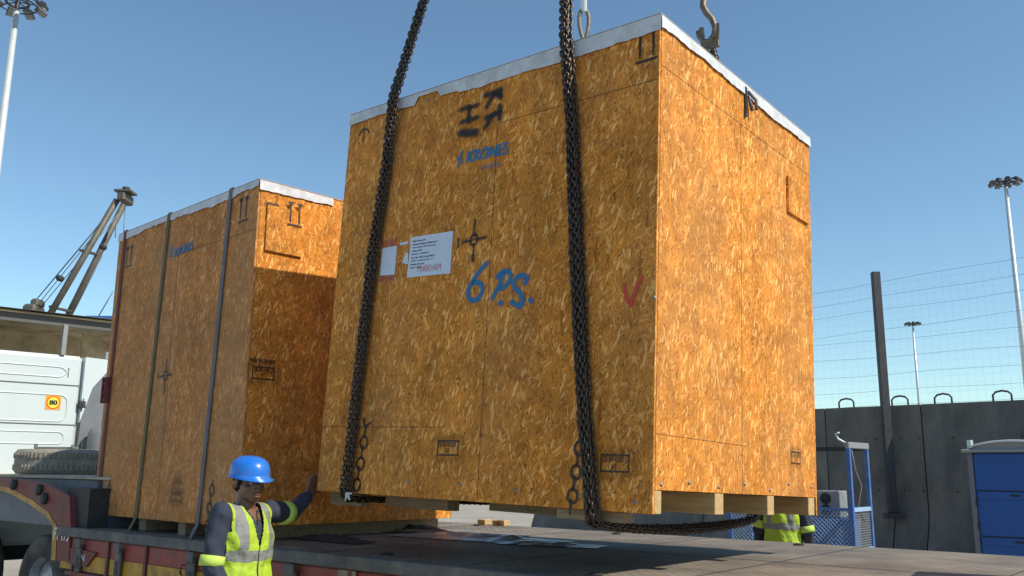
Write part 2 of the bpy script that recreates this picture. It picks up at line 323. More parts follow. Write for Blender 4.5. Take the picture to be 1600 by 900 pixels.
def lathe_bm(bm, prof, mtx=Matrix(), seg=32):
    rings = []
    for (r, z) in prof: rings.append([bm.verts.new(mtx @ Vector((r*math.cos(2*math.pi*k/seg), r*math.sin(2*math.pi*k/seg), z))) for k in range(seg)])
    for i in range(len(prof)-1):
        for k in range(seg): bm.faces.new((rings[i][k], rings[i][(k+1) % seg], rings[i+1][(k+1) % seg], rings[i+1][k]))
def lathe(name, prof, m, parent=None, mtx=Matrix(), seg=32, smooth=True):
    bm = bmesh.new(); lathe_bm(bm, prof, mtx, seg); bmesh.ops.recalc_face_normals(bm, faces=bm.faces); return fin(name, bm, m, parent, smooth=smooth)

# a flat face of a thing: 2D (u,v) metres -> thing space
class Face:
    def __init__(s, root_m, o, u, v, nrm):
        s.o, s.u, s.v, s.n = Vector(o), Vector(u), Vector(v), Vector(nrm); s.rm = root_m
        r3 = root_m.to_3x3(); s.wo = root_m @ s.o; s.wu = r3 @ s.u; s.wv = r3 @ s.v; s.wn = r3 @ s.n; s.k = 0
    def px(s, x, y):
        p = onplane(x, y, s.wo, s.wn) - s.wo
        return (p.dot(s.wu), p.dot(s.wv))
    def loc(s, uv, off=.004): return s.o + s.u*uv[0] + s.v*uv[1] + s.n*off
def spray(name, face, strokes, m, parent, width=.02, soft=.006, ends=True):
    """strokes: lists of (u,v) points -> flat ribbons of paint with feathered rims"""
    V = []; Fc = []; A = []
    for st in strokes:
        wd = width
        if isinstance(st, dict): wd = st['w']; st = st['p']
        face.k = (face.k+1) % 12; off = .0025+face.k*.00035
        P = [Vector((*p, 0)) for p in st]
        if len(P) > 2:
            Q = []
            for i in range(len(P)-1):
                p0 = P[max(i-1, 0)]; p1 = P[i]; p2 = P[i+1]; p3 = P[min(i+2, len(P)-1)]
                for k in range(6):
                    t = k/6; Q.append(.5*((2*p1)+(p2-p0)*t+(2*p0-5*p1+4*p2-p3)*t*t+(3*p1-p0-3*p2+p3)*t**3))
            Q.append(P[-1]); P = Q
        t0 = (P[1]-P[0]).normalized(); t1 = (P[-1]-P[-2]).normalized()
        rows = [(P[0]-t0*(wd/2+soft), 0), (P[0]-t0*(wd/2-soft)*.6, 1)]+[(p, 1) for p in P]+[(P[-1]+t1*(wd/2-soft)*.6, 1), (P[-1]+t1*(wd/2+soft), 0)]
        b0 = len(V)
        for i, (p, a) in enumerate(rows):
            q0 = rows[max(i-1, 0)][0]; q1 = rows[min(i+1, len(rows)-1)][0]; t = (q1-q0).normalized(); s_ = Vector((-t.y, t.x, 0))
            sc = .55 if a == 0 else 1
            for j, (d, aa) in enumerate(((-wd/2-soft, 0), (-wd/2+soft, 1), (wd/2-soft, 1), (wd/2+soft, 0))):
                c = p+s_*d*sc; V.append(face.loc((c.x, c.y), off)); A.append(a*aa)
        for i in range(len(rows)-1):
            for j in range(3): k = b0+i*4+j; Fc.append((k, k+1, k+5, k+4))
    o = np_mesh(name, [tuple(v) for v in V], Fc, m, parent, False)
    at_ = o.data.attributes.new('cover', 'FLOAT', 'POINT'); at_.data.foreach_set('value', np.array(A, dtype=np.float32)); return o
def quad_patch(name, face, uvs, m, parent, off=.003, thick=.0):
    bm = bmesh.new(); vs = [bm.verts.new(face.loc(p, off)) for p in uvs]; bm.faces.new(vs)
    if thick:
        w2 = [bm.verts.new(face.loc(p, off-thick)) for p in uvs]; n = len(uvs)
        for i in range(n): bm.faces.new((vs[(i+1) % n], vs[i], w2[i], w2[(i+1) % n]))
    bm.normal_update(); return fin(name, bm, m, parent)
_tc = {}
def text_geo(body):
    if body in _tc: return _tc[body]
    cu = bpy.data.curves.new('t', 'FONT'); cu.body = body; cu.size = 1; cu.resolution_u = 3
    o = bpy.data.objects.new('t', cu); COL.objects.link(o); dg = bpy.context.evaluated_depsgraph_get(); dg.update()
    me = bpy.data.meshes.new_from_object(o.evaluated_get(dg)); V = [v.co.copy() for v in me.vertices]; Fc = [tuple(p.vertices) for p in me.polygons]
    bpy.data.objects.remove(o); bpy.data.meshes.remove(me)
    x0 = min(v.x for v in V); x1 = max(v.x for v in V); y0 = min(v.y for v in V); y1 = max(v.y for v in V)
    _tc[body] = ([((v.x-x0)/(x1-x0), (v.y-y0)/(y1-y0)) for v in V], Fc); return _tc[body]
def text_bm(bm, face, body, a, b, h, off=.005, slant=0.0, bold=0):
    """text from point a to point b (both uv of the base line) with cap height h"""
    V, Fc = text_geo(body); a = Vector((*a, 0)); b = Vector((*b, 0)); t = b-a; nn = Vector((-t.y, t.x, 0)).normalized(); tn = t.normalized()
    for d in ([0] if not bold else [-bold, bold]):
        vs = []
        for x, y in V:
            c = a+t*x+nn*y*h+tn*(slant*y*h+d); vs.append(bm.verts.new(face.loc((c.x, c.y), off+(.0004 if d > 0 else 0))))
        for f in Fc:
            try: bm.faces.new([vs[i] for i in f])
            except Exception: pass
def text(name, face, body, a, b, h, m, parent, off=.005, slant=0.0, bold=0):
    bm = bmesh.new(); text_bm(bm, face, body, a, b, h, off, slant, bold); bm.normal_update(); o = fin(name, bm, m, parent)
    at_ = o.data.attributes.new('cover', 'FLOAT', 'POINT'); at_.data.foreach_set('value', np.ones(len(o.data.vertices), dtype=np.float32)); return o

# chain geometry ------------------------------------------------------
def link_template(pitch, wire, width, nseg=14, sides=6):
    Lh = pitch/2+wire*.5 - (width/2-wire/2); Lh = max(Lh, 0); rr = width/2-wire/2
    path = []
    for i in range(nseg):
        a = 2*math.pi*i/nseg; path.append((rr*math.sin(a), 0, rr*math.cos(a)+(Lh if math.cos(a) >= 0 else -Lh)))
    V = []; n = nseg
    for i in range(n):
        p = np.array(path[i]); t = np.array(path[(i+1) % n])-np.array(path[i-1]); t /= np.linalg.norm(t); y = np.array([0, 1., 0]); s = np.cross(t, y)
        for k in range(sides):
            c = 2*math.pi*k/sides; V.append(p+(s*math.cos(c)+y*math.sin(c))*wire/2)
    Fc = [(i*sides+k, i*sides+(k+1) % sides, ((i+1) % n)*sides+(k+1) % sides, ((i+1) % n)*sides+k) for i in range(n) for k in range(sides)]
    return np.array(V), np.array(Fc)
def resample(pts, step):
    P = np.array([tuple(p) for p in pts]); d = np.linalg.norm(np.diff(P, axis=0), axis=1); s = np.concatenate([[0], np.cumsum(d)])
    k = int(s[-1]/step); q = np.arange(k+1)*step; return np.array([np.interp(q, s, P[:, i]) for i in range(3)]).T
def chain(name, pts, m, parent, pitch=.030, wire=.0105, width=.035, phase=0, jit=.002):
    Q = resample(pts, pitch); TV, TF = link_template(pitch, wire, width); V = []; Fc = []; c0 = rng.uniform(-.3, .3)
    for i in range(len(Q)-1):
        c = (Q[i]+Q[i+1])/2+rng.normal(0, jit, 3)*.5; t = Q[i+1]-Q[i]; t /= np.linalg.norm(t)
        ref = np.array([.77, -.63, 0.0]); s = ref-t*ref.dot(t); s /= max(np.linalg.norm(s), 1e-6); y = np.cross(t, s)
        a = math.pi/4+c0+(math.pi/2 if (i+phase) % 2 else 0)+rng.normal(0, .15); ca, sa = math.cos(a), math.sin(a); X = s*ca+y*sa; Yv = -s*sa+y*ca
        W_ = TV[:, :1]*X+TV[:, 1:2]*Yv+TV[:, 2:]*t+c; Fc.append(TF+len(TV)*i); V.append(W_)
    return np_mesh(name, np.concatenate(V), np.concatenate(Fc), m, parent)

# organic shapes by voxel union --------------------------------------
def cap_bm(bm, a, b, r0, r1, seg=14):
    a = Vector(a); b = Vector(b)
    for p, r in ((a, r0), (b, r1)): bmesh.ops.create_icosphere(bm, subdivisions=2, radius=r, matrix=Matrix.Translation(p))
    d = b-a
    if d.length > 1e-5:
        mm = Matrix.Translation((a+b)/2) @ d.to_track_quat('Z', 'Y').to_matrix().to_4x4()
        bmesh.ops.create_cone(bm, cap_ends=True, segments=seg, radius1=r0, radius2=r1, depth=d.length, matrix=mm)
def ell_bm(bm, c, r, rot=(0, 0, 0)):
    bmesh.ops.create_icosphere(bm, subdivisions=3, radius=1, matrix=Matrix.Translation(c) @ Euler(rot).to_matrix().to_4x4() @ Matrix.Diagonal((*r, 1)))
def organic(name, prims, m, parent=None, voxel=.008, smooth=4, keep=None, thick=0, disp=None):
    bm = bmesh.new()
    for p in prims:
        if p[0] == 'c': cap_bm(bm, *p[1:])
        elif p[0] == 'e': ell_bm(bm, *p[1:])
        elif p[0] == 'b': bx(bm, *p[1:])
    me = bpy.data.meshes.new(name); bm.to_mesh(me); bm.free(); o = bpy.data.objects.new('tmp', me); COL.objects.link(o)
    r = o.modifiers.new('r', 'REMESH'); r.mode = 'VOXEL'; r.voxel_size = voxel; r.adaptivity = 0
    s = o.modifiers.new('s', 'SMOOTH'); s.iterations = smooth; s.factor = .5
    dg = bpy.context.evaluated_depsgraph_get(); dg.update(); out = bpy.data.meshes.new_from_object(o.evaluated_get(dg)); bpy.data.objects.remove(o)
    out.name = name
    if keep or disp:
        bm = bmesh.new(); bm.from_mesh(out)
        if disp:
            for v in bm.verts: v.co += v.normal*disp(v.co)
        if keep: bmesh.ops.delete(bm, geom=[f for f in bm.faces if not keep(f.calc_center_median())], context='FACES')
        bm.to_mesh(out); bm.free()
    out.materials.clear(); out.materials.append(m); out.polygons.foreach_set('use_smooth', [True]*len(out.polygons))
    return link(name, out, parent)

# ================================================================== SETTING
def ground():
    m = mat('yard_concrete', (.33, .29, .24), .9, var=.16, scale=.6, dirt=(.25, .22, .18), dirt_scale=.35, dirt_amt=.6, bump=.3, bscale=8)
    bm = bmesh.new(); bmesh.ops.create_grid(bm, x_segments=2, y_segments=2, size=2000)
    tag(fin('ground', bm, m), kind='structure')
ground()
TA = -0.70                                   # heading of the trailer
TX = Vector((math.cos(TA), math.sin(TA), 0)); TY = Vector((-math.sin(TA), math.cos(TA), 0))
DZ = 1.16; NEAR = 3.78; WIDTH = 3.05

# ---- precast concrete wall
WALL_A = Vector((6.15, 18.2, 0)); WD = Vector((.7071, -.7071, 0)); WN = Vector((-.7071, -.7071, 0)); WH = 2.92
def wall_panel(k, x0, x1, lab):
    root = empty('concrete_barrier', lab, 'wall', WALL_A+WD*((x0+x1)/2), (0, 0, -math.pi/4), group='precast concrete wall panels')
    hw = (x1-x0)/2-.012
    prof = [(-.42, 0), (-.42, .12), (-.36, .20), (-.10, .86), (-.085, 1.1), (-.07, WH), (.07, WH), (.07, 0)]
    ws = prism('wall_slab', prof, -hw, hw, M['concrete'], root, 'yz')
    for q in range(4): lathe('tie_hole', [(.001, 0), (.014, 0), (.017, .003)], M['blackpaint'], ws, Matrix.Translation((hw*(-.62 if q % 2 else .55)+.07*k % .2, -.088, 1.35 if q < 2 else 2.3)) @ Matrix.Rotation(R(90), 4, 'X'), 10)
    return root
def loop(parent, x, w_=.30, h=.17):
    pts = [(x-w_/2, 0, WH-.05), (x-w_/2, 0, WH+h-.06), (x-w_/2+.05, 0, WH+h-.01), (x, 0, WH+h+.01), (x+w_/2-.05, 0, WH+h-.01), (x+w_/2, 0, WH+h-.06), (x+w_/2, 0, WH-.05)]
    tube('lifting_loop', pts, .018, M['steel_loop'], parent)
def wall_s(px):                              # distance along the wall top seen at picture column px
    o = WALL_A; n = Vector((.7071, .7071, 0)); p = onplane(px, 640, o, n); return (p-o).dot(WD)
edges = [wall_s(px) for px in (1272, 1291, 1390, 1441, 1524)]
edges = [edges[0]-7.6, edges[0]-5.1, edges[0]-2.6]+[edges[1], edges[2], edges[3], edges[3]+1.95, edges[3]+3.9, edges[3]+5.8]
labs = ['grey concrete wall panel far behind the hanging crate', 'grey concrete wall panel behind the middle of the hanging crate', 'grey concrete wall panel just left of the blue cage, mostly behind the crate',
        'dark grey concrete wall panel with the leftmost lifting loop, behind the blue cage', 'narrow concrete wall panel beside the black fence post', 'wide stained concrete wall panel to the left of the blue toilet',
        'concrete wall panel directly behind the blue toilet', 'concrete wall panel beyond the right side of the blue toilet']
walls = [wall_panel(i, edges[i], edges[i+1], labs[i]) for i in range(8)]
for px in (1323, 1407, 1475, 1568):
    s = wall_s(px)
    for i in range(8):
        if edges[i] <= s < edges[i+1]: loop(walls[i], s-(edges[i]+edges[i+1])/2)
# ---- net fence above the wall
def fence():
    root = empty('net_fence', 'fine wire net fence with strands rising above the grey concrete wall', 'fence', WALL_A+Vector((.25, .25, 0)), (0, 0, -math.pi/4))
    x0, x1 = -3.0, 9.0; wires = [(454, 386)]
    n = Vector((.7071, .7071, 0)); o = WALL_A+Vector((.25, .25, 0)); inv = (Matrix.Translation(o) @ Matrix.Rotation(-math.pi/4, 4, 'Z')).inverted()
    rows = [(459, 401), (480, 428), (499, 454), (530, 485), (541, 511), (566, 540), (593, 569), (617, 597), (639, 622)]
    tops = None
    for i, (ya, yb) in enumerate(rows):
        A = inv @ onplane(1272, ya, o, n); B = inv @ onplane(1600, yb, o, n); d = (B-A)/(B.x-A.x)
        pts = [A+d*(x0-A.x+(x1-x0)*k/16)+Vector((0, 0, -.014*math.sin(k*math.pi/2+i))) for k in range(17)]
        tube('wire_strand', pts, .0026, M['wire'], root, 5)
        if i == 0: tops = (A, d)
    bm = bmesh.new(); A, d = tops
    zt = lambda x: (A+d*(x-A.x)).z
    k = x0
    while k < x1: tube_bm(bm, [(k, .012, WH-.05), (k, .012, zt(k)-.02)], .0006, 4); k += .145
    z = WH+.1
    while z < zt(x1):
        xs = x0
        if z > zt(x0):
            for q in range(200):
                xs = x0+(x1-x0)*q/200
                if zt(xs) > z: break
        tube_bm(bm, [(xs, .018, z), (x1, .018, z)], .0005, 4); z += .145
    fin('net', bm, M['wire'], root)
    return root
fence()
pb = onplane(1384, 637, WALL_A-WN*(-.25), WN); ptp = at(1367.5, 425, pb.y)
fp = empty('fence_post', 'tall dark steel post standing against the concrete wall and carrying the net', 'post', (ptp.x, ptp.y, 0))
box('post', (-.075, -.06, .95), (.075, .06, ptp.z), M['pole_dark'], fp, .01); box('post_foot', (-.16, -.12, .85), (.16, .07, .95), M['pole_dark'], fp)
pl = at(1398, 785, ptp.y)

# ---- flood light masts
def mast(px, py, dist, lab, hscale=1.0):
    p = at(px, py, dist); root = empty('floodlight_mast', lab, 'light mast', (p.x, p.y, 0), group='floodlight masts around the yard'); h = p.z
    tube('mast_pole', [(0, 0, 0), (0, 0, h*.5), (0, 0, h-.3)], .34, M['mast'], root, 14, r2=.17)
    cyl('mast_top', (0, 0, h-.8), (0, 0, h+.4), .14, M['flood'], root, 12)
    rad = 1.25*hscale
    bm = bmesh.new()
    tube_bm(bm, [(rad*.8*math.cos(a), rad*.8*math.sin(a), h) for a in [2*math.pi*i/20 for i in range(20)]], .05, 6, True)
    tube_bm(bm, [(rad*.45*math.cos(a), rad*.45*math.sin(a), h+.15) for a in [2*math.pi*i/16 for i in range(16)]], .09, 6, True)
    for i in range(6):
        a = 2*math.pi*i/6; tube_bm(bm, [(.1*math.cos(a), .1*math.sin(a), h+.2), (rad*.8*math.cos(a), rad*.8*math.sin(a), h)], .04, 5)
    fin('headframe', bm, M['flood'], root)
    for i in range(9):
        a = 2*math.pi*i/9+.2; mm = Matrix.Translation((rad*math.cos(a), rad*math.sin(a), h+.12)) @ Matrix.Rotation(a, 4, 'Z') @ Matrix.Rotation(R(28), 4, 'Y')
        bm = bmesh.new(); bx(bm, (-.36, -.27, -.08), (.36, .27, .10), .03, mm); bx(bm, (-.2, -.16, .10), (.15, .16, .26), .03, mm)
        fl = fin('floodlight', bm, M['flood'], root)
        bm = bmesh.new(); bx(bm, (-.32, -.23, -.095), (.32, .23, -.083), 0, mm); fin('floodlight_glass', bm, M['lens'], fl)
    return root
mast(27, 8, 52, 'pale floodlight mast at the top left corner of the picture', 1.15)
mast(1571, 287, 87, 'tall floodlight mast at the right edge behind the net fence')
mast(1426, 507, 172, 'small distant floodlight mast seen through the net fence')

# ---- luffing crane behind the truck
def crane():
    D = 34.0; g = at(85, 500, D); root = empty('derrick_crane', 'brown twin boom derrick crane with taut cables rising behind the white truck', 'crane', (g.x, g.y, 0)); o = root.location
    P = lambda x, y, dz=0: at(x, y, D+dz)-o
    for a, b in (((38, 560, 0), (183, 312, 0)), ((70, 565, 1.4), (197, 312, 1.4))):
        A = P(*a); B = P(*b); tube('boom', [A, B], .125, M['boom'], root, 10)
    tube('crossbar', [P(126, 391), P(153, 398, 1.4)], .06, M['boom'], root); tube('crossbar', [P(78, 479), P(112, 487, 1.4)], .06, M['boom'], root)
    box('boom_head', P(192, 305)-Vector((.16, .2, .26)), P(192, 305)+Vector((.16, .7, .12)), M['boom'], root, .06)
    box('head_plate', P(194, 299)-Vector((.32, .2, .04)), P(194, 299)+Vector((.32, .5, .04)), M['boom'], root)
    cyl('head_lamp', P(197, 299), P(197, 293), .14, M['dark'], root)
    for x, y in ((94, 435), (161, 386)): lathe('sheave', [(.001, -.1), (.12, -.1), (.12, .1), (.001, .1)], M['dark'], root, Matrix.Translation(P(x, y)) @ Matrix.Rotation(R(90), 4, 'X'), 14)
    for a, b in (((184, 318), (53, 473)), ((180, 326), (56, 480)), ((187, 312), (50, 476)), ((184, 335), (58, 487)), ((196, 320), (191, 392)), ((182, 340), (180, 372)), ((160, 400), (112, 494))):
        tube('cable', [P(*a), P(*b)], .016, M['cable'], root, 5)
    bm = bmesh.new(); q = P(50, 492); bx(bm, q-Vector((.28, .3, .6)), q+Vector((.25, .5, .4)), .1); bx(bm, q+Vector((-.05, -.2, .3)), q+Vector((.28, .4, .62)), .08); fin('winch', bm, M['boom'], root)
    b0 = P(40, 560)
    box('crane_base', (b0.x-1.5, -1, 0), (b0.x+3.6, 2.5, b0.z), M['boom'], root, .1)
    g2 = root
crane()
sp = at(152, 496, 30); g = empty('blue_jib', 'thin blue steel jib with a stay rope at the left edge of the left crate', 'jib', (sp.x, sp.y, 0))
box('jib_beam', (-.38, -.06, sp.z-.07), (.9, .06, sp.z+.05), M['cage'], g); tube('stay_rope', [(.02, 0, sp.z), (.45, 0, sp.z+.9)], .02, M['cable'], g, 5); box('jib_post', (.75, -.1, 0), (.95, .1, sp.z+1.0), M['cage'], g)

# ================================================================== WHITE TRUCK
def truck():
    ang = -0.80; tx = Vector((math.cos(ang), math.sin(ang), 0)); ty = Vector((-math.sin(ang), math.cos(ang), 0))   # side normal = tx, length = ty
    org = at(118, 700, 11.6); org.z = 0
    mm = Matrix.Translation(org) @ Matrix.Rotation(ang+math.pi/2, 4, 'Z')     # local X = ty (away right), local Y = -tx (into the cab), Z up
    root = empty('white_truck', 'white truck cab with a round 80 sticker on its side, behind the trailer neck', 'truck', mtx=mm)
    f = Face(mm, (0, 0, 0), (1, 0, 0), (0, 0, 1), (0, -1, 0)); p = f.px
    xr = 0.0; z0 = .75; ztop = p(118, 556)[1]
    box('cab_body', (-3.4, .0, z0), (xr, 2.4, ztop), M['white_paint'], root, .05)
    # pressed panels: raised rounded frames
    def pressed(x0, y0, x1, y1, rad):
        a = p(x0, y0); b = p(x1, y1); A = (a[0], max(a[1], b[1])); B = (b[0], min(a[1], b[1])); pts = []
        for cx_, cz_, s in ((B[0]-rad, A[1]-rad, 0), (B[0]-rad, B[1]+rad, -90), (A[0]+rad, B[1]+rad, -180), (A[0]+rad, A[1]-rad, -270)):
            for k in range(5): t = R(90-k*22.5+s); pts.append((cx_+rad*math.cos(t), -.004, cz_+rad*math.sin(t)))
        tube('pressed_panel', pts, .006, M['white_paint'], root, 6, True)
    pressed(-170, 553, 106, 590, .12); pressed(113, 565, 134-3, 595, .06) if False else None
    pressed(-170, 602, 102, 659, .10); pressed(-170, 667, 98, 694, .07)
    for yy in (598, 663):
        a = p(0, yy-3)[1]; box('body_seam', (-3.39, -.006, a-.006), (-.02, -.002, a+.006), M['rubber_seal'], root)
    # sticker
    c = p(83, 629); s = .090
    st = quad_patch('speed_sticker', f, [(c[0]-s, c[1]-s), (c[0]+s, c[1]-s), (c[0]+s, c[1]+s), (c[0]-s, c[1]+s)], M['orange'], root, .004)
    def disc(r, m, off, par): 
        bm = bmesh.new(); vs = [bm.verts.new(f.loc((c[0]+r*math.cos(2*math.pi*k/32), c[1]+r*math.sin(2*math.pi*k/32)), off)) for k in range(32)]; bm.faces.new(vs); bm.normal_update(); return fin('sticker_ring', bm, m, par)
    disc(.080, M['sticker_red'], .006, st); disc(.068, M['sticker_yellow'], .008, st)
    text('sticker_number', f, '80', (c[0]-.045, c[1]-.029), (c[0]+.045, c[1]-.029), .058, M['blackpaint'], st, .011, bold=.005)
    prism('cab_shoulder', [(.001, ztop-.01), (.55, ztop-.03), (.30, ztop-.16), (.12, ztop-.40), (.001, ztop-.85)], -.045, .3, M['white_paint'], root)
    # side deflector, rounded, right of the cab
    prof = [(0.0, .9), (.02, ztop-.75), (.14, ztop-.32), (.34, ztop-.12), (.75, ztop-.02), (.95, ztop-.05), (.95, .9)]
    prism('side_deflector', prof, -.03, .05, M['cab_grey'], root)
    for zz in (ztop-.75, ztop-.95): lathe('deflector_hole', [(.001, 0), (.028, 0), (.03, .006)], M['blackpaint'], root, Matrix.Translation((.42, -.034, zz)) @ Matrix.Rotation(R(90), 4, 'X'), 14)
    box('deflector_slot', (.36, -.036, ztop-1.55), (.5, -.031, ztop-1.2), M['blackpaint'], root); box('deflector_lip', (.05, -.06, ztop-1.18), (.94, -.031, ztop-1.06), M['unit'], root, .01)
    for k in (.12, .46): lathe('air_tank', [(.001, 0), (.13, 0), (.155, .05), (.155, .42), (.13, .5), (.05, .52), (.001, .52)], M['cab_grey'], root, Matrix.Translation((k+.1, -.22, 1.66)), 20)
    for zz in (ztop-.62, ztop-1.5, ztop-1.75):
        bm = bmesh.new(); bx(bm, (-.03, -.05, zz-.05), (.06, -.003, zz+.05), .01); tube_bm(bm, [(.01, -.03, zz-.12), (.01, -.05, zz), (.03, -.03, zz+.1)], .012, 6); fin('hinge', bm, M['dark'], root)
    # roof fairing: raised lid with cream inside
    fz = p(0, 491)[1]+.06
    def sheet(name, m, off):
        bm = bmesh.new(); rows = []
        N = 26
        for i in range(N+1):
            t = i/N; x = -3.4+t*(3.4+.98); row = []
            for j in range(9):
                y = -.06+j*.30
                z = fz+.0 + .05*math.sin(j/8*math.pi)
                if x > .35: z -= ((x-.35)/.63)**2*.26
                if j == 0 and x > .2: z += .0
                row.append(bm.verts.new((x, y, z+off)))
            rows.append(row)
        for i in range(N):
            for j in range(8): bm.faces.new((rows[i][j], rows[i+1][j], rows[i+1][j+1], rows[i][j+1]))
        bm.normal_update(); return fin(name, bm, m, root, smooth=True)
    sheet('roof_fairing', M['white_paint'], .03); sheet('fairing_lining', M['cream'], 0.0)
    box('fairing_back', (-3.4, 2.0, ztop), (.9, 2.05, fz+.01), M['cream'], root)
    prism('fairing_side_wall', [(.35, ztop+.0), (.95, ztop), (.97, fz-.27), (.6, fz-.06), (.35, fz-.02)], 1.2, 1.24, M['cream'], root)
    box('fairing_rail', (-3.4, .02, fz-.12), (.35, .08, fz-.01), M['rubber_seal'], root)
    box('fairing_post', (p(98, 530)[0], .0, ztop), (p(105, 530)[0], .07, fz-.1), M['unit'], root)
    bm = bmesh.new(); bx(bm, (.50, .1, ztop), (.60, .2, ztop+.28), .01); bx(bm, (.30, .12, ztop), (.5, .17, ztop+.10), .01); fin('fairing_bracket', bm, M['unit'], root)
    for k in range(5): beam('fairing_rib', (.42+k*.11, -.02, fz-.02-.06*k), (.42+k*.11, 1.2, fz-.02-.06*k), .025, .02, M['cream'], root)
    # chassis + wheels
    box('chassis', (-3.2, .4, .55), (3.0, 2.0, .75), M['dark'], root)
    for x in (-2.4, 1.4):
        for y in (.15, 2.0):
            wheel(root, Matrix.Translation((x, y, .5)) @ Matrix.Rotation(R(90), 4, 'X'))
    return root
def wheel(parent, mtx, r=.5, wdt=.30, rub='rubber', name='wheel'):
    t = lathe(name, [(r*.58, -wdt*.42), (r*.80, -wdt*.5), (r*.95, -wdt*.47), (r, -wdt*.36), (r, -.05), (r*.985, -.045), (r*.985, -.03), (r, -.025), (r, .025), (r*.985, .03), (r*.985, .045), (r, .05), (r, wdt*.36), (r*.95, wdt*.47), (r*.80, wdt*.5), (r*.58, wdt*.42)], M[rub], parent, mtx, 48)
    rim = [(r*.58, -wdt*.42), (r*.56, -wdt*.2), (r*.50, wdt*.15), (r*.30, wdt*.20), (r*.24, wdt*.36), (r*.12, wdt*.40), (.001, wdt*.40)]
    lathe('rim', [(a, b) for a, b in rim], M['rim'], t, mtx, 32)
    lathe('rim', [(r*.58, wdt*.42), (r*.55, wdt*.30), (r*.52, wdt*.15)], M['rim'], t, mtx, 32)
    return t
truck()

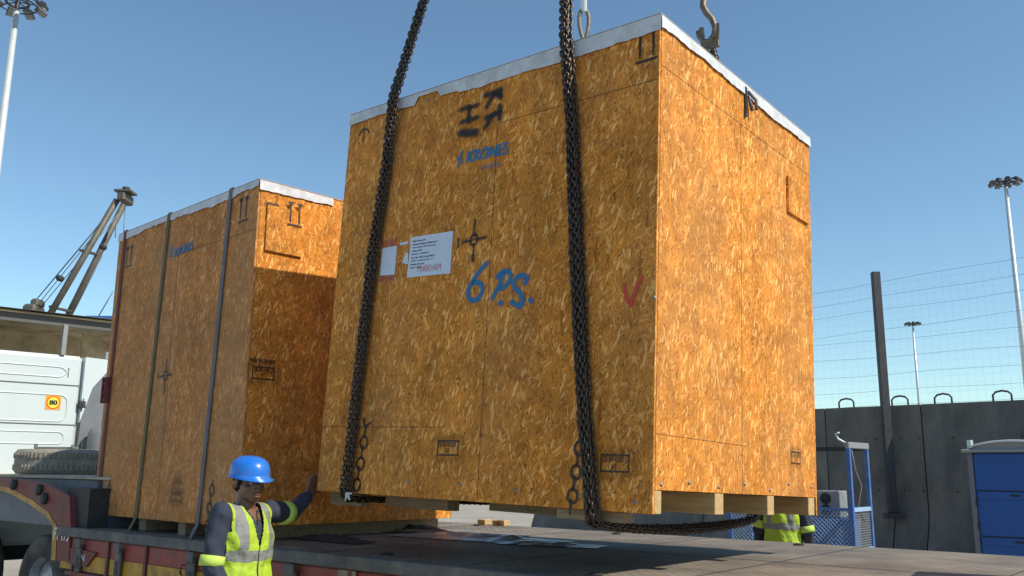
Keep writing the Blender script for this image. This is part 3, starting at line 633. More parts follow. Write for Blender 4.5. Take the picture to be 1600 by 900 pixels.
# ================================================================== TRAILER
def trailer():
    P0 = onz(113, 822, DZ); s0 = P0.dot(TX); org = TX*s0+TY*NEAR
    mm = Matrix.Translation(org) @ Matrix.Rotation(TA, 4, 'Z')
    root = empty('lowbed_trailer', 'red lowbed trailer with yellow reflective band, steel plate deck and raised neck', 'trailer', mtx=mm)
    f = Face(mm, (0, 0, 0), (1, 0, 0), (0, 0, 1), (0, -1, 0)); p = f.px
    LX = 15.5
    box('deck', (0, .0, DZ-.05), (LX, WIDTH, DZ), M['deck'], root)
    box('side_rail', (0.0, .02, DZ-.36), (LX, .10, DZ-.051), M['deckred'], root)
    box('side_rail', (0.0, WIDTH-.10, DZ-.36), (LX, WIDTH-.02, DZ-.051), M['deckred'], root)
    box('top_rail', (0, -.035, DZ-.075), (LX, .012, DZ+.006), M['frame_grey'], root, .006)
    box('bottom_flange', (.2, -.02, DZ-.40), (LX, .16, DZ-.361), M['deckred'], root, .004)
    bm = bmesh.new(); k = 1.22
    while k < LX: bx(bm, (k, .02, DZ+.0005), (k+.006, WIDTH-.02, DZ+.002)); k += 1.22
    bx(bm, (.02, WIDTH/2, DZ+.0026), (LX-.02, WIDTH/2+.006, DZ+.004)); fin('plate_joint', bm, M['blackpaint'], root)
    k = .9
    while k < LX:
        for yy in (.22, WIDTH-.22):
            bm = bmesh.new(); tube_bm(bm, [(k+.034*math.cos(a), yy+.034*math.sin(a), DZ+.007) for a in [2*math.pi*q/16 for q in range(16)]], .006, 6, True); fin('lashing_ring', bm, M['dark'], root)
        k += 1.6
    # underframe
    for y in (.8, WIDTH-1.0): box('main_beam', (-.3, y, .55), (LX, y+.2, DZ-.06), M['dark'], root)
    k = .6
    while k < LX: box('cross_member', (k, .11, DZ-.3), (k+.08, WIDTH-.11, DZ-.06), M['dark'], root); k += 1.1
    # band segments
    x = .04; i = 0
    while x < LX-.6:
        L_ = .62 if i else .28
        bm = bmesh.new(); bx(bm, (x, .008, DZ-.35), (x+L_-.05, .017, DZ-.22)); fin('reflective_strip', bm, M['yellow'], root)
        bm = bmesh.new(); bx(bm, (x, .0085, DZ-.215), (x+L_-.05, .0175, DZ-.09)); fin('red_panel', bm, M['redband'] , root)
        bm = bmesh.new(); bx(bm, (x+L_-.045, -.008, DZ-.358), (x+L_-.01, .019, DZ-.08)); fin('rail_rib', bm, M['deckred'], root)
        x += L_; i += 1
    # lashing brackets
    for px in (128, 190, 305, 461, 661, 800, 1100):
        u = p(px, 850)[0]
        bm = bmesh.new(); bx(bm, (u-.045, -.03, DZ-.36), (u+.045, -.004, DZ-.13), .006); bx(bm, (u-.05, -.045, DZ-.16), (u+.05, -.03, DZ-.08), .006)
        b = fin('lashing_bracket', bm, M['frame_grey'], root)
        box('bracket_slot', (u-.022, -.034, DZ-.33), (u+.022, -.0305, DZ-.22), M['blackpaint'], b)
    pt = p(543, 885); pc = pt[0]
    pla = box('name_plate', (pc-.085, -.006, DZ-.215), (pc+.085, .0, DZ-.085), M['cardboard'], root)
    text('plate_lettering', f, 'MICO', (pc-.068, DZ-.175), (pc+.068, DZ-.175), .05, M['blackpaint'], pla, .0075, bold=.003)
    # gooseneck side plates, traced where it stands
    out = [(-140, 744), (0, 746), (45, 751), (75, 757.5), (112, 775), (114, 822), (110, 877), (84, 875), (86, 822), (75, 806), (50, 788), (20, 771), (0, 765), (-140, 758)]
    pol = [p(*q) for q in out]
    prism('gooseneck_side', pol, -.02, .03, M['deckred'], root)
    prism('gooseneck_side', pol, WIDTH-.05, WIDTH, M['deckred'], root)
    inner = out[7:]; lo = [p(*q) for q in inner]; hi = [p(q[0]+(7 if i < 2 else 4), q[1]-(0 if i < 2 else 7)) for i, q in enumerate(inner)]
    bm = bmesh.new()
    A = [bm.verts.new((q[0], -.024, q[1])) for q in lo]; B = [bm.verts.new((q[0], -.024, q[1])) for q in hi]
    for i in range(len(lo)-1): bm.faces.new((A[i], A[i+1], B[i+1], B[i]))
    bmesh.ops.recalc_face_normals(bm, faces=bm.faces); fin('reflective_strip', bm, M['yellow'], root)
    ztop = p(0, 746)[1]
    box('gooseneck_deck', (-5.2, .22, 1.12), (.42, WIDTH-.22, 1.575), M['frame_blue'], root, .01)
    box('gooseneck_edge', (-5.2, .20, 1.576), (.43, WIDTH-.20, 1.60), M['tan'], root)
    box('step_plate', (.0, .03, DZ-.05), (.43, .215, 1.50), M['dark'], root)
    for q in ((27, 757), (67, 765), (75, 779)):
        a = p(*q); lathe('lug', [(.001, 0), (.05, 0), (.055, -.03), (.001, -.035)], M['dark'], root, Matrix.Translation((a[0], -.02, a[1])) @ Matrix.Rotation(R(-90), 4, 'X'), 12)
    a, b = p(88, 843), p(111, 846); text('fleet_number', f, 'FT 173', a, b, .11, M['white_paint'], root, .026, bold=.004)
    bxp = [p(110, 855), p(152, 864), p(136, 886), p(107, 880)]; prism('step_bracket', bxp, -.012, .05, M['deckred'], root)
    text('height_mark', f, '3.N', p(121, 874), p(134, 877), .06, M['whitepaint'], root, .016, bold=.003)
    # tyres under the neck and the axle group under the deck
    for px_, yy in ((12, .35), (12, 2.4), (-110, .35), (-110, 2.4)):
        u = f.px(px_, 880)[0]; wheel(root, Matrix.Translation((u, yy+.1, .5)) @ Matrix.Rotation(R(90), 4, 'X'), .52)
    for u in (10.5, 11.9, 13.3):
        for yy in (.45, WIDTH-.45): wheel(root, Matrix.Translation((u, yy, .42)) @ Matrix.Rotation(R(90), 4, 'X'), .42)
    for u in (2.2, 3.0): box('mud_panel', (u, .3, .35), (u+.5, .33, .72), M['yellow'] if u < 3 else M['redband'], root)
    return root, mm, f
TR, TRM, TF = trailer()
def deck_pt(x, y, z=0.0): return TRM @ Vector((x, y, DZ+z))
# spare tyre on the neck
u = None
for yy in (1.0,):
    fpl = Face(TRM, (0, yy, 0), (1, 0, 0), (0, 0, 1), (0, -1, 0)); u = fpl.px(100, 735)[0]
    loc = TRM @ Vector((u, yy, 1.603+.14))
    t = empty('spare_tyre', 'dusty grey spare tyre lying flat on the trailer neck in front of the white cab', 'tyre', loc)
    bm = bmesh.new(); r = .52; prof = [(r*.55, -.11), (r*.8, -.14), (r*.95, -.135), (r, -.10), (r, .10), (r*.95, .135), (r*.8, .14), (r*.55, .11), (r*.52, 0), (r*.55, -.11)]
    lathe_bm(bm, prof, seg=64)
    for k in range(64):
        a = 2*math.pi*k/64
        for zz in (-.095, .035): bx(bm, (r-.012, -.014, zz), (r+.012, .014, zz+.06), .003, Matrix.Rotation(a+(.05 if zz > 0 else 0), 4, 'Z'))
    bmesh.ops.recalc_face_normals(bm, faces=bm.faces); fin('tyre_tread', bm, M['rubber_dusty'], t)
    bm = bmesh.new(); bx(bm, (-.22, -.30, .14), (.26, -.24, .165), .005); tube_bm(bm, [(-.2, -.3, .15), (-.2, -.3, .20)], .02, 8); tube_bm(bm, [(.22, -.3, .15), (.22, -.3, .19)], .02, 8); fin('clamp_bar', bm, M['cab_grey'], t)

# ================================================================== CRATES
def panel(name, lo, hi, m, root, bev=.0015): return box(name, lo, hi, m, root, bev, uvm=True)
def skirt(root, face, L_, top, depth, jag, seed, gaps=()):
    rr = random.Random(seed); N = int(L_/.035); V = []; Fc = []; d = depth; zs = []
    for i in range(N+1):
        d += rr.uniform(-jag, jag); d = min(max(d, depth*.62), depth*1.25); u = L_*i/N
        dd = d
        for a, b, dv in gaps:
            if a < u < b: dd = dv
        zs.append(dd)
    for i in range(N+1):
        u = L_*i/N; o1 = .009+rr.random()*.003; o2 = .009+rr.random()*.006
        V += [face.loc((u, top), .009), face.loc((u, top-zs[i]*.5), o1), face.loc((u, top-zs[i]), o2)]
    for i in range(N):
        for j in range(2): k = i*3+j; Fc.append((k, k+1, k+4, k+3))
    return np_mesh('roof_cover', [tuple(v) for v in V], Fc, M['tarp'], root, True)

def up_arrows(name, face, cu, cv, root, s=1.0, m='black', heads=True, lean=0.0):
    st = []
    for d in (-.045, .045):
        st.append([(cu+d*s, cv-.085*s), (cu+d*s, cv+.085*s)])
        if heads: st.append([(cu+d*s-.025*s, cv+.085*s), (cu+d*s+.025*s, cv+.088*s)]); st.append([(cu+(d-.016)*s, cv+.07*s), (cu+(d+.016)*s, cv+.07*s)])
    st.append([(cu-.07*s, cv-.115*s), (cu+.07*s, cv-.113*s)])
    return spray(name, face, st, M[m], root, .017*s, .003)
def gravity(name, face, cu, cv, root, s=1.0, m='black'):
    st = [[(cu-.10*s, cv-.004), (cu-.015*s, cv)], [(cu+.01*s, cv), (cu+.10*s, cv+.004)], [(cu, cv+.13*s), (cu, cv+.03*s)], [(cu, cv-.03*s), (cu, cv-.14*s)]]
    for q in range(4):
        a0 = math.pi/2*q+.25; st.append([(cu+.030*s*math.cos(a0+k*.27), cv+.036*s*math.sin(a0+k*.27)) for k in range(5)])
    st.append([(cu-.135*s, cv-.03*s), (cu-.135*s, cv+.03*s)])
    return spray(name, face, st, M[m], root, .016*s, .003)
def chain_mark(name, face, cu, cv, root, n=4, s=1.0, hook=False, m='rust_ink'):
    st = []; y = cv; k = 0
    for i in range(n):
        if i % 2 == 0:
            h = .062*s; w_ = .026*s; st.append([(cu+k+w_*math.sin(a), y-h/2+h/2*math.cos(a)) for a in [2*math.pi*q/10 for q in range(11)]])
        else: h = .05*s; st.append([(cu+k, y+.01*s), (cu+k-.004*s, y-h)])
        y -= h*.95; k -= .007*s
    if hook: st += [[(cu, cv+.005), (cu+.01, cv+.05*s), (cu+.035*s, cv+.07*s)], [(cu-.015*s, cv+.09*s), (cu-.005*s, cv+.05*s)]]
    else: st.append([(cu, cv), (cu, cv+.03*s)])
    return spray(name, face, st, M[m], root, .013*s, .003)
def stamp(name, face, cu, cv, root, s=1.0, txt='DE-BY-420121'):
    w_, h = .105*s, .062*s
    halo = spray('stamp_overspray', face, [[(cu-w_*.9, cv+h*1.0), (cu+w_*.9, cv+h*1.0)], [(cu+w_*1.15, cv+h*.8), (cu+w_*1.15, cv-h*.8)], [(cu-w_*.9, cv-h*1.05), (cu+w_*.9, cv-h*1.0)], [(cu-w_*1.15, cv+h*.7), (cu-w_*1.15, cv-h*.7)]], M['black_soft'], root, .034*s, .017*s)
    halo.data.attributes['cover'].data.foreach_set('value', np.array([d.value*.28 for d in halo.data.attributes['cover'].data], dtype=np.float32))
    w2, h2 = w_*.78, h*.66
    o = spray(name, face, [[(cu-w2, cv+h2), (cu+w2, cv+h2)], [(cu-w2, cv-h2), (cu+w2, cv-h2)], [(cu-w2, cv-h2), (cu-w2, cv+h2)], [(cu+w2, cv-h2), (cu+w2, cv+h2)]], M['rust_ink'], root, .009*s, .0015)
    text('stamp_text', face, txt, (cu-w2*.84, cv+h2*.12), (cu+w2*.84, cv+h2*.12), .030*s, M['rust_ink'], o, .0085, bold=.0012*s)
    text('stamp_text', face, 'HT', (cu-w2*.2, cv-h2*.72), (cu+w2*.2, cv-h2*.72), .028*s, M['rust_ink'], o, .0085, bold=.0012*s)
    return o
def bolt(face, cu, cv, root):
    r3 = Matrix((face.u, face.v, face.n)).transposed().to_4x4(); lathe('bolt', [(.010, 0), (.011, .002), (.006, .003), (.006, .005), (.001, .0055)], M['bolt'], root, Matrix.Translation(face.loc((cu, cv), .001)) @ r3, 14)

def rod(w_):
    w_ = Vector(w_); th = w_.length; return Matrix.Rotation(th, 4, w_.normalized()) if th > 1e-6 else Matrix()
# ---------------- the hanging crate
BA, BB, BH = 2.557, 2.116, 2.65
BM = Matrix.Translation((-1.286, 6.090, 1.549)) @ rod((-0.0133, 0.0419, 0)) @ Matrix.Rotation(-0.6865, 4, 'Z')
def big_crate():
    root = empty('wooden_crate', 'large yellow-brown board crate with blue 6 P.S. hanging in black chains above the trailer', 'crate', mtx=BM, group='board crates being unloaded')
    a, b, h = BA, BB, BH; T = .018
    F1 = Face(BM, (0, 0, 0), (1, 0, 0), (0, 0, 1), (0, -1, 0)); F2 = Face(BM, (a, 0, 0), (0, 1, 0), (0, 0, 1), (1, 0, 0))
    s1 = F1.px(640, 300)[0]; s1b = F1.px(757, 300)[0]
    panel('front_panel', (0, 0, 0), (a-.003, T, h), M['osb'], root); panel('side_panel', (a-T, T+.001, .115), (a, b-T-.001, h), M['osb'], root)
    panel('side_panel', (0, T+.001, .115), (T, b-T-.001, h), M['osb'], root); panel('back_panel', (0, b-T, 0), (a, b, h), M['osb'], root)
    box('floor_board', (T+.002, T+.002, .12), (a-T-.002, b-T-.002, .14), M['lumber_old'], root)
    panel('roof', (-.004, -.004, h+.001), (a+.004, b+.004, h+.010), M['osb2'], root)
    bm = bmesh.new(); bx(bm, (-.006, -.006, h+.0105), (a+.006, b+.006, h+.013)); fin('roof_cover', bm, M['tarp'], root)
    g0, g1 = F1.px(652, 160)[0], F1.px(684, 160)[0]
    skirt(root, F1, a+.011, h+.004, .082, .005, 3, gaps=((g0, g1, .03), (g1, g1+.18, .075))); skirt(root, F2, b+.003, h+.002, .078, .005, 4)
    # joints between the sheets
    bm = bmesh.new()
    def seam(F, p0, p1, w_=.0035):
        A = Vector((*p0, 0)); B = Vector((*p1, 0)); t = (B-A).normalized(); n = Vector((-t.y, t.x, 0))*w_/2
        bm.faces.new([bm.verts.new(F.loc((q.x, q.y), .0012)) for q in (A-n, B-n, B+n, A+n)])
    q = F1.px(780, 192); zs = q[1]; us = F1.px(772, 300)[0]
    seam(F1, (us, zs), (a-.01, zs+.0)); seam(F1, (us, .02), (us, zs)); q = F1.px(500, 667)[1]; seam(F1, (.01, q), (F1.px(690, 680)[0], q))
    q = F2.px(1160, 196); seam(F2, (.02, q[1]), (b-.02, q[1]), .0025); seam(F2, (F2.px(1158, 400)[0], q[1]), (F2.px(1158, 400)[0], .12), .0025)
    q = F2.px(1100, 688)[1]; seam(F2, (.02, q), (b*.5, q), .002); fin('panel_joint', bm, M['seam'], root)
    # skids, ends visible on the sunny side
    for px0, px1 in ((1020, 1034), (1118, 1131), (1200, 1210), (1264, 1273)):
        v0 = F2.px(px0, 790)[0]; v1 = F2.px(px1, 790)[0]; v0 = max(v0, T+.002); v1 = min(v1, b-T-.002)
        box('skid', (.01, v0, .0), (a-.002, v1, .113), M['lumber'], root, .003)
    for x0, x1, y0, y1, z0 in ((.03, .33, .10, .19, -.085), (.40, .96, .25, .36, -.075), (1.15, 2.0, .42, .53, -.06), (1.94, 2.36, .05, .15, -.055)):
        box('bearer', (x0, y0, z0), (x1, y1, -.002), M['lumber_old'] if x0 < 2 else M['lumber'], root, .003)
    # cover plate with a raised edge on the sunny side
    c0 = F2.px(1228, 275); c1 = F2.px(1245, 338); u0 = c0[0]; z1 = c0[1]; z0 = F2.px(1229, 331)[1]
    panel('cover_plate', (a+.0005, u0, z0), (a+.018, min(u0+.36, b-.03), z1), M['osb'], root, .001)
    # writing
    fp_ = F1.px
    L6 = lambda pts: [fp_(580+x*.1778, 340+y*.1778) for x, y in pts]
    spray('hand_lettering', F1, [L6([(1015, 405), (960, 465), (900, 550), (857, 640), (862, 705), (905, 730), (960, 690), (978, 620), (950, 572), (905, 572)]),
          L6([(1110, 520), (1160, 478), (1215, 480), (1228, 535), (1190, 590), (1135, 625)]), L6([(1165, 500), (1125, 600), (1070, 705)]), L6([(1137, 748), (1143, 756)]),
          L6([(1355, 575), (1373, 530), (1310, 512), (1260, 565), (1263, 615), (1310, 665), (1335, 730), (1310, 778), (1240, 745)]), L6([(1402, 728), (1410, 735)])], M['blue'], root, .030, .006)
    Ls = lambda pts: [fp_(660+x*.1889, 120+y*.1889) for x, y in pts]
    spray('stencil_letters', F1, [Ls([(325, 270), (460, 238)]), Ls([(392, 255), (385, 370)]), Ls([(325, 380), (458, 338)]), dict(p=Ls([(325, 465), (445, 465)]), w=.05), Ls([(520, 158), (650, 112)]), Ls([(648, 112), (648, 168)]),
          Ls([(590, 150), (530, 255)]), Ls([(600, 140), (645, 165)]), Ls([(528, 342), (645, 288)]), Ls([(643, 245), (640, 350)]), Ls([(592, 315), (515, 428)])], M['black'], root, .030, .011)
    text('stencil_brand', F1, 'KRONES', fp_(729.5, 255.5), fp_(793, 241), .078, M['blue'], root, .006, slant=.12, bold=.006)
    spray('stencil_emblem', F1, [[fp_(716, 247), fp_(718, 252), fp_(715, 262)], [fp_(723, 237), fp_(720, 245), fp_(722, 255)]], M['blue'], root, .014, .003)
    o = spray('paint_smudge', F1, [[fp_(755, 262), fp_(782, 257)]], M['blue'], root, .02, .009)
    o.data.attributes['cover'].data.foreach_set('value', np.array([d.value*.4 for d in o.data.attributes['cover'].data], dtype=np.float32))
    c = fp_(741, 375); gravity('gravity_mark', F1, c[0], c[1], root, .95)
    o = spray('paint_smudge', F1, [[fp_(735, 402), fp_(739, 403)]], M['black'], root, .06, .028); o.data.attributes['cover'].data.foreach_set('value', np.array([d.value*.3 for d in o.data.attributes['cover'].data], dtype=np.float32))
    spray('marker_tick', F1, [[fp_(976, 446), fp_(979, 463), fp_(986, 477)], [fp_(986, 477), fp_(996, 450), fp_(1003, 433)]], M['red'], root, .020, .004)
    c = fp_(1011, 67); up_arrows('this_way_up_mark', F1, c[0], c[1], root, .92)
    c = fp_(569, 210); spray('umbrella_mark', F1, [[(c[0]-.055, c[1]+.0), (c[0]-.03, c[1]+.03), (c[0], c[1]+.04), (c[0]+.03, c[1]+.03), (c[0]+.055, c[1])], [(c[0], c[1]+.035), (c[0], c[1]-.05)]], M['rust_ink'], root, .012, .003)
    for (x, y, sc) in ((700, 700, 1.0), (961, 724, 1.0)):
        c = fp_(x, y); stamp('heat_treatment_stamp', F1, c[0], c[1], root, sc)
    c = F2.px(1243, 715); stamp('heat_treatment_stamp', F2, c[0], c[1], root, .85)
    c = fp_(570, 682); chain_mark('sling_here_mark', F1, c[0], c[1], root, 5, 1.25, True); c = fp_(906, 690); chain_mark('sling_here_mark', F1, c[0]-.0, c[1], root, 6, 1.15, True)
    # paper labels
    P4 = [fp_(636, 434), fp_(704, 427), fp_(708.5, 361), fp_(643, 371)]
    lab = quad_patch('paper_label', F1, P4, M['paper'], root, .003)
    def mixp(s, t): 
        A = Vector(P4[0]).lerp(Vector(P4[1]), s); B = Vector(P4[3]).lerp(Vector(P4[2]), s); q = A.lerp(B, t); return (q.x, q.y)
    bm = bmesh.new(); rows = ['Rhein Krones AG', 'Adresse: Boehmerwaldstrasse 5', 'Neutraubling, 93073 Germany', 'Telefon 0941', 'Gewicht: 4 250,00 kg', 'Case No: 1072 / Order 88127', 'Colli 6 / Packing Unit 12', 'Handle with care', 'Fragile Goods']
    for i, tx in enumerate(rows): t = .87-i*.083; text_bm(bm, F1, tx, mixp(.06, t), mixp(.06+len(tx)*.0205, t), .011, .0045, 0, .0008)
    fin('label_print', bm, M['ink'], lab)
    text('label_handwriting', F1, 'MARKHAM', mixp(.24, .10), mixp(.78, .10), .045, M['ink_red'], lab, .0045)
    P4b = [fp_(594, 431), fp_(617, 429), fp_(621, 384), fp_(598, 388)]
    l2 = quad_patch('paper_label', F1, P4b, M['paper'], root, .003); l2['label'] = 'small white paper label with red and white striped ends'
    bm = bmesh.new()
    for base, top in (((594, 440, 618, 438), (593.5, 431.5, 617, 429.5)), ((598, 387, 621, 383.5), (598, 376, 621, 372.5))):
        for k in range(6):
            s0_, s1_ = k/6, k/6+.09
            L2 = lambda q, s: (q[0]+(q[2]-q[0])*s, q[1]+(q[3]-q[1])*s)
            bm.faces.new([bm.verts.new(F1.loc(fp_(*L2(base, s)), .003)) for s in (s0_, s1_)]+[bm.verts.new(F1.loc(fp_(*L2(top, s)), .003)) for s in (s1_+.0, s0_+.0)])
    fin('label_stripes', bm, M['hazard'], l2)
    quad_patch('paper_scrap', F1, [fp_(626, 384), fp_(638, 381), fp_(638, 377), fp_(626, 379.5)], M['paper'], root, .003)
    quad_patch('paper_scrap', F1, [fp_(629, 411), fp_(638, 413), fp_(638.5, 389), fp_(634, 396)], M['paper'], root, .0035)
    c = fp_(636.5, 393); bm = bmesh.new(); bm.faces.new([bm.verts.new(F1.loc((c[0]+.011*math.cos(k*.524), c[1]+.011*math.sin(k*.524)), .005)) for k in range(12)]); bm.normal_update(); fin('red_dot', bm, M['ink_red'], root)
    for x, y in ((640, 752), (718, 758), (807, 765), (910, 775), (992, 785)): bolt(F1, *fp_(x, y), root)
    for x, y in ((1033, 757), (1077, 754), (1123, 761), (1163, 756), (1203, 766), (1232, 756), (1267, 761)): bolt(F2, *F2.px(x, y), root)
    c = fp_(668, 157); bolt(F1, *c, root); bolt(F1, *fp_(1023, 465), root)
    # strap tail and buckle near the roof on the sunny side
    c = F2.px(1163, 136); d = F2.px(1164, 183)
    bm = bmesh.new(); bm2 = [(c[0]-.012, c[1]), (c[0]+.018, c[1]), (c[0]+.016, d[1]), (c[0]-.008, d[1]-.01)]
    s_ = quad_patch('strap_tail', F2, bm2, M['blackpaint'], root, .012, .003)
    bm.free(); tube('strap_loop', [F2.loc((c[0]+.03, c[1]-.02), .01), F2.loc((c[0]+.06, c[1]-.08), .05), F2.loc((c[0]+.07, c[1]-.14), .05), F2.loc((c[0]+.045, c[1]-.15), .03), F2.loc((c[0]+.04, c[1]-.07), .015)], .011, M['strap_grey'], root, 6)
    return root, F1, F2
BIG, BF1, BF2 = big_crate()
# ---------------- the crate standing on the trailer
LA, LB, LH = 2.545, 2.116, 2.74
LM = Matrix.Translation((-3.826, 8.465, DZ+.002)) @ Matrix.Rotation(-0.7593, 4, 'Z')
def left_crate():
    root = empty('wooden_crate', 'weathered board crate standing on the trailer behind the worker, tied down with three straps', 'crate', mtx=LM, group='board crates being unloaded')
    a, b, h = LA, LB, LH; T = .018
    F1 = Face(LM, (0, 0, 0), (1, 0, 0), (0, 0, 1), (0, -1, 0)); F2 = Face(LM, (a, 0, 0), (0, 1, 0), (0, 0, 1), (1, 0, 0)); z0 = .105
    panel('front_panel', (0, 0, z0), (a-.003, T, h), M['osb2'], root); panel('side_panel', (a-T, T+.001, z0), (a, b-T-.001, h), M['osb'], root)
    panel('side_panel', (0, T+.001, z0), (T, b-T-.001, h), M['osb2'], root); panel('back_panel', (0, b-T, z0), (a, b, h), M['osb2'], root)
    panel('roof', (-.004, -.004, h+.001), (a+.004, b+.004, h+.010), M['osb2'], root)
    bm = bmesh.new(); bx(bm, (-.006, -.006, h+.0105), (a+.006, b+.006, h+.013)); fin('roof_cover', bm, M['tarp'], root)
    skirt(root, F1, a+.011, h+.004, .078, .009, 8); skirt(root, F2, F2.px(520, 320)[0], h+.002, .08, .006, 9)
    for x in (.15, .85, 1.55, 2.3): box('skid', (x, .05, 0), (x+.12, b-.05, z0-.002), M['lumber_old'], root, .003)
    box('floor_board', (.02, .02, z0), (a-.02, b-.02, z0+.02), M['lumber_old'], root)
    bm = bmesh.new()
    def seam(F, p0, p1, w_=.0035):
        A = Vector((*p0, 0)); B = Vector((*p1, 0)); t = (B-A).normalized(); n = Vector((-t.y, t.x, 0))*w_/2
        bm.faces.new([bm.verts.new(F.loc((q.x, q.y), .0012)) for q in (A-n, B-n, B+n, A+n)])
    fp_ = F1.px; q = fp_(340, 377); seam(F1, (fp_(262, 400)[0], q[1]), (a-.02, q[1])); u = fp_(262, 600)[0]; seam(F1, (u, z0), (u, q[1]))
    q = F2.px(440, 330); fin('panel_joint', bm, M['seam'], root)
    c0 = F2.px(417, 320); c1 = F2.px(472, 403); z1 = F2.px(417, 392)[1]
    panel('cover_plate', (a+.0005, c0[0], z1), (a+.020, F2.px(472, 360)[0], c0[1]), M['osb'], root, .001)
    F2b = Face(LM, (a+.020, 0, 0), (0, 1, 0), (0, 0, 1), (1, 0, 0))
    c = F2b.px(461, 333); up_arrows('this_way_up_mark', F2b, c[0], c[1], root, .9, 'rust_ink')
    spray('paint_smudge', F2, [[F2.px(418, 319), F2.px(433, 322)]], M['black'], root, .03, .012)
    text('stencil_brand', F1, 'KRONES', fp_(273, 402), fp_(301, 390), .075, M['blue'], root, .006, slant=.1, bold=.004)
    spray('stencil_emblem', F1, [[fp_(266, 388), fp_(267, 396)], [fp_(270, 385), fp_(269, 394), fp_(265, 402)]], M['blue'], root, .014, .003)
    c = fp_(381, 325); up_arrows('this_way_up_mark', F1, c[0], c[1], root, .95); c = fp_(202, 399); up_arrows('this_way_up_mark', F1, c[0], c[1], root, .95)
    c = fp_(259, 587); gravity('gravity_mark', F1, c[0], c[1], root, 1.05)
    c = fp_(172, 757); chain_mark('sling_here_mark', F1, c[0], c[1], root, 6, 1.25); c = fp_(332, 758); chain_mark('sling_here_mark', F1, c[0], c[1], root, 7, 1.25)
    c = fp_(276, 776); stamp('heat_treatment_stamp', F1, c[0], c[1], root, .85); o = spray('paint_smudge', F1, [[(c[0]-.03, c[1]+.12), (c[0]+.03, c[1]+.12)]], M['black'], root, .09, .042)
    o.data.attributes['cover'].data.foreach_set('value', np.array([d.value*.4 for d in o.data.attributes['cover'].data], dtype=np.float32))
    c = F2.px(411, 583); stamp('heat_treatment_stamp', F2, c[0], c[1], root, 1.1); c = F2.px(410, 567); text('stencil_text', F2, 'MADE IN GERMANY', (c[0]-.11, c[1]), (c[0]+.11, c[1]), .03, M['rust_ink'], root, .004, bold=.001)
    c = fp_(169, 608)
    return root, F1, F2
LEFT, LF1, LF2 = left_crate()

# ratchet straps over the left crate
def strap(pt, pb_, m, lab, sunk=.0):
    u1 = LF1.px(*pt)[0]; bot = LF1.px(*pb_); u0 = bot[0]; h = LH+.022; b = LB
    root = empty('ratchet_strap', lab, 'strap', mtx=LM, group='straps over the left crate'); V = []; Fc = []; w_ = .025
    z_end = -.20
    path = [(u0, -.10, z_end), (u0+.0, -.075, -.02), (u0+(u1-u0)*.05, -.020, .10), (u1*.5+u0*.5, -.012, h*.5), (u1, -.016, h-.02), (u1, -.012, h+.002), (u1, .05, h+.004), (u1, b+.02, h+.004), (u1, b+.03, h-.03), (u0, b+.05, 0.0)]
    for x, y, z in path: V += [(x-w_, y, z), (x+w_, y, z)]
    for i in range(len(path)-1): Fc.append((i*2, i*2+1, i*2+3, i*2+2))
    np_mesh('webbing', V, Fc, m, root, False)
    bm = bmesh.new(); tube_bm(bm, [(u0-.03, -.10, z_end+.01), (u0+.03, -.10, z_end+.01)], .008, 6); tube_bm(bm, [(u0-.02, -.10, z_end), (u0-.02, -.11, z_end-.05), (u0+.01, -.10, z_end-.07), (u0+.02, -.09, z_end-.04)], .008, 6); fin('end_hook', bm, M['dark'], root)
    return root, (u0, u1)
s1, su = strap((197, 372), (150, 826), M['strap_red'], 'dark red ratchet strap, leftmost over the weathered crate')
s2, _ = strap((266, 340), (212, 829), M['strap_olive'], 'olive strap over the middle of the weathered crate, beside the blue stencil')
s3, _ = strap((363, 300), (309, 838), M['strap_grey'], 'grey strap over the weathered crate nearest the worker')
c = LF1.px(170, 610); bm = bmesh.new()
for d in (-.035, .035): bx(bm, (c[0]+d-.006, -.055, c[1]-.12), (c[0]+d+.006, -.014, c[1]+.12), .003)
for k in (-.09, -.02, .06): tube_bm(bm, [(c[0]-.04, -.035, c[1]+k), (c[0]+.04, -.035, c[1]+k)], .014, 8)
fin('ratchet_buckle', bm, M['strap_red'], s1)

# ================================================================== SLINGS
HOOK = Vector((.47, 6.05, 9.6))
def sling(front_px, under, back_top_u, lab, back_up=None, strands=5, sag=.035):
    """front_px: picture points on the front face from top to bottom"""
    root = empty('chain_sling', lab, 'chain sling', HOOK, group='chain slings around the hanging crate')
    inv = Matrix.Translation(-HOOK)
    for k in range(strands):
        off = (k-(strands-1)/2)*.0165; lay = .026+(.024 if k % 2 else 0); pts = []
        uv = [BF1.px(*q) for q in front_px]
        pts.append(HOOK+Vector((off*.3, off*.3, -.15)))
        for i, (u, v) in enumerate(uv): pts.append(BM @ BF1.loc((u+off+(.004*math.sin(i*2+k)), v), lay+(.03 if i == 0 else 0)))
        ub, ue = uv[-1][0], under
        nb = 10; x0, y0, z0 = ub, -.03, -.03
        for i in range(nb+1):
            t = i/nb; x = x0+(ue-x0)*t; y = -.01+(BB+.02)*t; z = -.02-lay*.5-(.03 if sag else 0)*(1-t*.5)-sag*math.sin(math.pi*t)**.7*(1+.15*k)
            pts.append(BM @ Vector((x+off*(1+.5*math.sin(math.pi*t)), y, z)))
        pts.append(BM @ Vector((ue+off, BB+lay, .05))); pts.append(BM @ Vector((back_top_u+off, BB+lay, BH-.02)))
        if back_up: pts.append(back_up+Vector((off*.9, off*.4, 0)))
        chain('chain', [inv @ p for p in pts], M['chain'], root, phase=k % 2)
    return root
bt = 2.02
top_back = BM @ Vector((bt, BB+.06, BH))
def on_leg(p, frac): return p.lerp(HOOK, frac)
dirv = (HOOK-top_back).normalized(); plate = at(1110, 74, top_back.y-.08)
